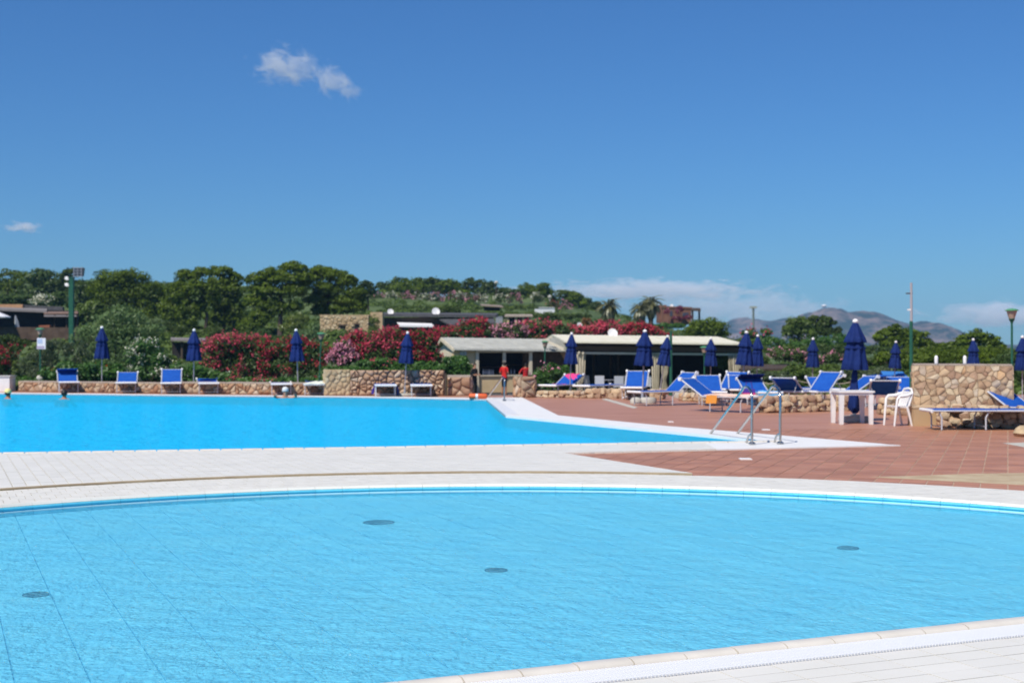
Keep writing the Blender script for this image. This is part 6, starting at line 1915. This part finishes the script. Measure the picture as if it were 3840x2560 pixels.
def head_parts(t, c, face_dir, hair_m, long_hair=False, cap=None, s=1.0):
    """hair shell, eyes, nose, mouth and ears on a head centred at c; face_dir is the angle the face points to"""
    c = Vector(c)
    rot = Matrix.Rotation(face_dir, 3, 'Z')
    f = lambda x, y, z: c + rot @ (Vector((x, y, z)) * s)
    mb = MB()
    n, rows = 16, 8
    vs, fs = [], []
    for j in range(rows):
        for k in range(n):
            a = 2 * math.pi * k / n
            el = math.pi / 2 - j / (rows - 1) * (2.05 if math.sin(a) < .25 else 1.05)
            vs.append(f(.098 * math.cos(el) * math.cos(a), -.108 * math.cos(el) * math.sin(a) * -1 * -1 if False else -.112 * math.cos(el) * math.sin(a) * -1 * (-1), .125 * math.sin(el) + .012))
    for j in range(rows - 1):
        for k in range(n):
            fs.append((j * n + k, (j + 1) * n + k, (j + 1) * n + (k + 1) % n, j * n + (k + 1) % n))
    mb.add(vs, fs)
    mb.build('hair', hair_m, t, smooth=True)
    if cap:
        cm = MB().lathe([(.104 * s, -.01), (.112 * s, .02), (.102 * s, .085), (.06 * s, .13), (.01, .142)], 16)
        cm.build('cap', cap, t, f(0, 0, .02), smooth=True)
def person(label, px, py, Y, h, rz, cloth_m, lower_m, skin=SKIN, hair=HAIR, arms='down', group=None, sleeves='short', legs='short', stance=.1):
    b = P(px, py, Y)
    t = empty('person', label, 'person', b, R(rz), group)
    k = h / 1.7
    V = lambda x, y, z, r: (x * k, y * k, z * k, tuple(q * k for q in r) if isinstance(r, tuple) else r * k)
    J = {'pelvis': V(0, 0, .93, (.145, .105)), 'waist': V(0, .0, 1.08, (.125, .095)), 'chest': V(0, .01, 1.28, (.150, .105)), 'collar': V(0, .015, 1.40, (.105, .08)),
         'neck': V(0, .005, 1.475, .052), 'jaw': V(0, -.012, 1.53, (.062, .075)), 'skull': V(0, .0, 1.60, (.078, .094)), 'crown': V(0, .005, 1.665, (.055, .065))}
    E = [('pelvis', 'waist'), ('waist', 'chest'), ('chest', 'collar'), ('collar', 'neck'), ('neck', 'jaw'), ('jaw', 'skull'), ('skull', 'crown')]
    for s, n in ((-1, 'l'), (1, 'r')):
        J['sh' + n] = V(s * .175, .01, 1.385, .058)
        if arms == 'down':
            J['el' + n] = V(s * .225, .03, 1.12, .042); J['wr' + n] = V(s * .225, -.05, .89, .028); J['pa' + n] = V(s * .222, -.075, .82, (.018, .036))
        elif arms == 'bent':
            J['el' + n] = V(s * .235, .03, 1.12, .042); J['wr' + n] = V(s * .17, -.19, 1.09, .028); J['pa' + n] = V(s * .13, -.26, 1.10, (.034, .02))
        else:
            up = (n == 'l')
            J['el' + n] = V(s * .34, -.02, 1.42 if up else 1.15, .042); J['wr' + n] = V(s * .17 if up else s * .25, -.06, 1.60 if up else .95, .028); J['pa' + n] = V(s * .10 if up else s * .24, -.07, 1.64 if up else .87, (.03, .02))
        J['hi' + n] = V(s * .088, 0, .86, .088); J['kn' + n] = V(s * (stance), -.02 * s, .48, .056); J['an' + n] = V(s * (stance + .01), .02, .09, .036)
        J['he' + n] = V(s * (stance + .012), .045, .03, .030); J['to' + n] = V(s * (stance + .03), -.13, .026, (.042, .024))
        E += [('collar', 'sh' + n), ('sh' + n, 'el' + n), ('el' + n, 'wr' + n), ('wr' + n, 'pa' + n), ('pelvis', 'hi' + n), ('hi' + n, 'kn' + n), ('kn' + n, 'an' + n), ('an' + n, 'he' + n), ('an' + n, 'to' + n)]
    def mf(c):
        z, x, y = c.z / k, abs(c.x / k), c.y / k
        if z > 1.445: return 0
        if z > .9:
            if x > .17 and (z < (1.2 if sleeves == 'short' else .93)) : return 0
            if arms == 'bent' and y < -.12: return 0
            return 1
        if x > .19 and z > .74: return 0
        if z > (.42 if legs == 'short' else .07): return 2
        return 0 if legs == 'short' and z > .06 else 3
    skin_body(J, E, 'pelvis', 'body', [skin, cloth_m, lower_m, BLACK_CLOTH], mf, t)
    # fingers: four and a thumb on each palm
    for n, s in (('l', -1), ('r', 1)):
        pa, wr = Vector(J['pa' + n][:3]), Vector(J['wr' + n][:3])
        d = (pa - wr).normalized()
        sd = d.cross(Vector((1, 0, 0)) if abs(d.x) < .7 else Vector((0, 0, 1))).normalized()
        mb = MB()
        for i in range(4):
            o_ = pa + sd * (.024 * (i - 1.5)) * k
            ln = (.065, .078, .074, .058)[i] * k
            mb.tube([o_ - d * .01, o_ + d * ln * .5, o_ + d * ln * .85 + Vector((-s * .01, -.008, 0))], [.010 * k, .009 * k, .006 * k], 6)
        o_ = pa - d * .03 * k + sd * .035 * k
        mb.tube([o_, o_ + (d * .3 + sd) .normalized() * .03 * k, o_ + (d + sd * .8).normalized() * .06 * k], [.011 * k, .010 * k, .007 * k], 6)
        mb.build('fingers', skin, t, smooth=True)
    sk = Vector(J['skull'][:3])
    head_parts(t, (sk.x, sk.y, sk.z - .005 * k), 0, hair, s=k)
    mb = MB()
    for s in (-1, 1):
        mb.lathe([(.002, -.012), (.011, 0), (.002, .012)], 8, c=(s * .033 * k, -.088 * k, 1.595 * k))
    mb.build('eyes', HAIR, t)
    MB().hexa([(-.014 * k, -.085 * k, 1.545 * k), (.014 * k, -.085 * k, 1.545 * k), (.006 * k, -.082 * k, 1.59 * k), (-.006 * k, -.082 * k, 1.59 * k)], [(-.008 * k, -.115 * k, 1.55 * k), (.008 * k, -.115 * k, 1.55 * k), (.003 * k, -.092 * k, 1.59 * k), (-.003 * k, -.092 * k, 1.59 * k)]).build('nose', skin, t)
    MB().box((0, -.084 * k, 1.522 * k), (.045 * k, .012 * k, .008 * k)).build('mouth', mat('lips', (.30, .09, .07), .6), t)
    for s in (-1, 1):
        MB().lathe([(.004, -.03 * k), (.012 * k, -.01 * k), (.014 * k, .015 * k), (.004, .03 * k)], 8, c=(s * .082 * k, .005 * k, 1.585 * k)).build('ear', skin, t)
    return t
person('person in black clothes standing at the left side of the kiosk', 1780, 1481, 64.6, 1.52, 48, BLACK_CLOTH, BLACK_CLOTH, sleeves='long', legs='long', arms='bent')
person('person in red shirt and dark shorts facing the kiosk counter', 1891, 1482, 65.2, 1.64, 150, RED_CLOTH, BLACK_CLOTH, skin=SKIN_T, arms='bent')
person('person in dark red shirt with one arm raised behind the stone pillar', 1970, 1481, 66.4, 1.60, 200, mat('dark_red_cloth', (.42, .012, .014), .8), BLACK_CLOTH, skin=SKIN_T, arms='raised')
sgm = MB()
p0 = P(1896, 1390, 64.98)
def swimmer(label, px, py, hair, cap=None, rz=180, arms=False, z=BW, skin=SKIN_T, Y=None):
    g = G(px, py, z) if Y is None else at(px, Y, z)
    t = empty('person', label, 'person', g, R(rz))
    J = {'belly': (0, .02, -.22, (.12, .09)), 'chest': (0, .02, -.15, (.16, .11)), 'collar': (0, .015, -.035, (.11, .08)), 'neck': (0, .005, .05, .055), 'jaw': (0, -.012, .105, (.062, .078)), 'skull': (0, 0, .18, (.082, .098)), 'crown': (0, .005, .245, (.056, .066))}
    E = [('belly', 'chest'), ('chest', 'collar'), ('collar', 'neck'), ('neck', 'jaw'), ('jaw', 'skull'), ('skull', 'crown')]
    for s, n in ((-1, 'l'), (1, 'r')):
        J['sh' + n] = (s * .18, .01, -.045, .058)
        if arms:
            J['el' + n] = (s * .36, -.05, .02, .044); J['wr' + n] = (s * .30, -.27, .09, .030); J['pa' + n] = (s * .26, -.35, .10, (.036, .02))
        else:
            J['el' + n] = (s * .30, -.06, -.20, .044); J['wr' + n] = (s * .30, -.28, -.22, .03); J['pa' + n] = (s * .29, -.36, -.22, (.036, .02))
        E += [('collar', 'sh' + n), ('sh' + n, 'el' + n), ('el' + n, 'wr' + n), ('wr' + n, 'pa' + n)]
    skin_body(J, E, 'chest', 'body', [skin], lambda c: 0, t)
    head_parts(t, (0, 0, .175), 0, hair, cap=cap)
    return t
swimmer('swimmer with a pale yellow cap at the far side of the pool', 30, 1494.5, HAIR, YELLOW_CAP, 150)
swimmer('dark haired swimmer seen from behind below the first lounger', 241, 1496, HAIR, None, 185)
swimmer('bather in a pale hat resting both arms on the far pool edge', 1070, 1487.5, HAIR_G, mat('pale_hat', (.62, .62, .60), .8), 10, True, z=-.01, skin=SKIN)
swimmer('small dark haired head in the water beside the pale towel lounger', 1183, 1489.5, HAIR, None, 170, z=-.16)

# ---------------------------------------------------------------- clouds and air
def cloud(label, x0, x1, y0, y1, Y, dens, thr, scale, seed, depth=None, roll=0.0, stretch=(1, 1, 1), name='cloud'):
    c = P((x0 + x1) / 2, (y0 + y1) / 2, Y)
    sx, sz = (x1 - x0) / 2 * Y / FPX, (y1 - y0) / 2 * Y / FPX
    sy = depth or sz * 1.2
    mb = MB()
    mb.lathe([(.02, -1), (.5, -.87), (.87, -.5), (1, 0), (.87, .5), (.5, .87), (.02, 1)], 20)
    o = mb.build(name, [], loc=c)
    o.scale = (sx, sy, sz)
    o.rotation_euler = (0, roll, 0)
    m = bpy.data.materials.new('cloud_' + str(seed))
    m.use_nodes = True
    t = m.node_tree
    t.nodes.remove(t.nodes['Principled BSDF'])
    v = _n(t, 'ShaderNodeVolumePrincipled')
    v.inputs['Color'].default_value = (1, 1, 1, 1)
    v.inputs['Anisotropy'].default_value = -0.15
    co = _n(t, 'ShaderNodeTexCoord')
    mp = _n(t, 'ShaderNodeMapping')
    mp.inputs['Location'].default_value = (seed, seed * 2.3, seed * .7)
    mp.inputs['Scale'].default_value = stretch
    t.links.new(co.outputs['Object'], mp.inputs[0])
    nz = _n(t, 'ShaderNodeTexNoise')
    nz.inputs['Scale'].default_value = scale
    nz.inputs['Detail'].default_value = 6
    nz.inputs['Roughness'].default_value = .6
    nz.inputs['Distortion'].default_value = .6
    t.links.new(mp.outputs[0], nz.inputs['Vector'])
    ln = _n(t, 'ShaderNodeVectorMath', operation='LENGTH')
    t.links.new(co.outputs['Object'], ln.inputs[0])
    fo = _n(t, 'ShaderNodeMapRange')
    fo.inputs[1].default_value, fo.inputs[2].default_value = 0.25, 0.98
    fo.inputs[3].default_value, fo.inputs[4].default_value = 0.0, 0.32
    t.links.new(ln.outputs['Value'], fo.inputs[0])
    s1 = _n(t, 'ShaderNodeMath', operation='SUBTRACT')
    t.links.new(nz.outputs['Fac'], s1.inputs[0])
    t.links.new(fo.outputs[0], s1.inputs[1])
    mr = _n(t, 'ShaderNodeMapRange')
    mr.inputs[1].default_value, mr.inputs[2].default_value = thr, thr + .16
    mr.inputs[3].default_value, mr.inputs[4].default_value = 0, dens
    t.links.new(s1.outputs[0], mr.inputs[0])
    t.links.new(mr.outputs[0], v.inputs['Density'])
    t.links.new(v.outputs[0], t.nodes['Material Output'].inputs['Volume'])
    o.data.materials.append(m)
    return tag(o, label, 'cloud')
cloud('wispy white cloud alone high in the blue sky, its longer leading half', 880, 1260, 150, 350, 3600, .014, .335, 3.0, 3.1, depth=70, roll=R(8), stretch=(1, .5, .8))
cloud('denser tail of the lone wispy cloud, trailing downwards', 1110, 1400, 225, 395, 3600, .014, .345, 2.6, 7.7, depth=60, roll=R(28), stretch=(1, .5, .8))
cloud('small flat white cloud low in the sky above the wooded rise', -20, 190, 822, 882, 4000, .02, .32, 2.6, 1.4, depth=60, stretch=(1, .5, .6))
cloud('long bank of pale cloud over the falling ridge', 1800, 3050, 1034, 1142, 9500, .006, .30, 4.6, 5.2, depth=300, stretch=(2.0, .4, .55))
cloud('lower cloud bank above the palms and terracotta house', 2200, 3300, 1075, 1250, 9900, .0028, .28, 3.4, 8.2, depth=300, stretch=(1.6, .4, .5))
cloud('faint cloud bank beyond the lamp at the picture edge', 3380, 4200, 1110, 1240, 9600, .005, .27, 3.0, 2.6, depth=300, stretch=(1.6, .4, .55))
hz = MB().box((0, 1640, 50), (6400, 3360, 112 + 0))
hz.v = [(x, y, z) for x, y, z in hz.v]
hm = bpy.data.materials.new('haze')
hm.use_nodes = True
t_ = hm.node_tree
t_.nodes.remove(t_.nodes['Principled BSDF'])
pv_ = _n(t_, 'ShaderNodeVolumePrincipled')
pv_.inputs['Color'].default_value = (0.36, 0.62, 1.0, 1)
pv_.inputs['Density'].default_value = 0.00016
pv_.inputs['Anisotropy'].default_value = 0.0
t_.links.new(pv_.outputs[0], t_.nodes['Material Output'].inputs['Volume'])
hb_ = hz.build('haze', hm)
tag(hb_, kind='stuff')
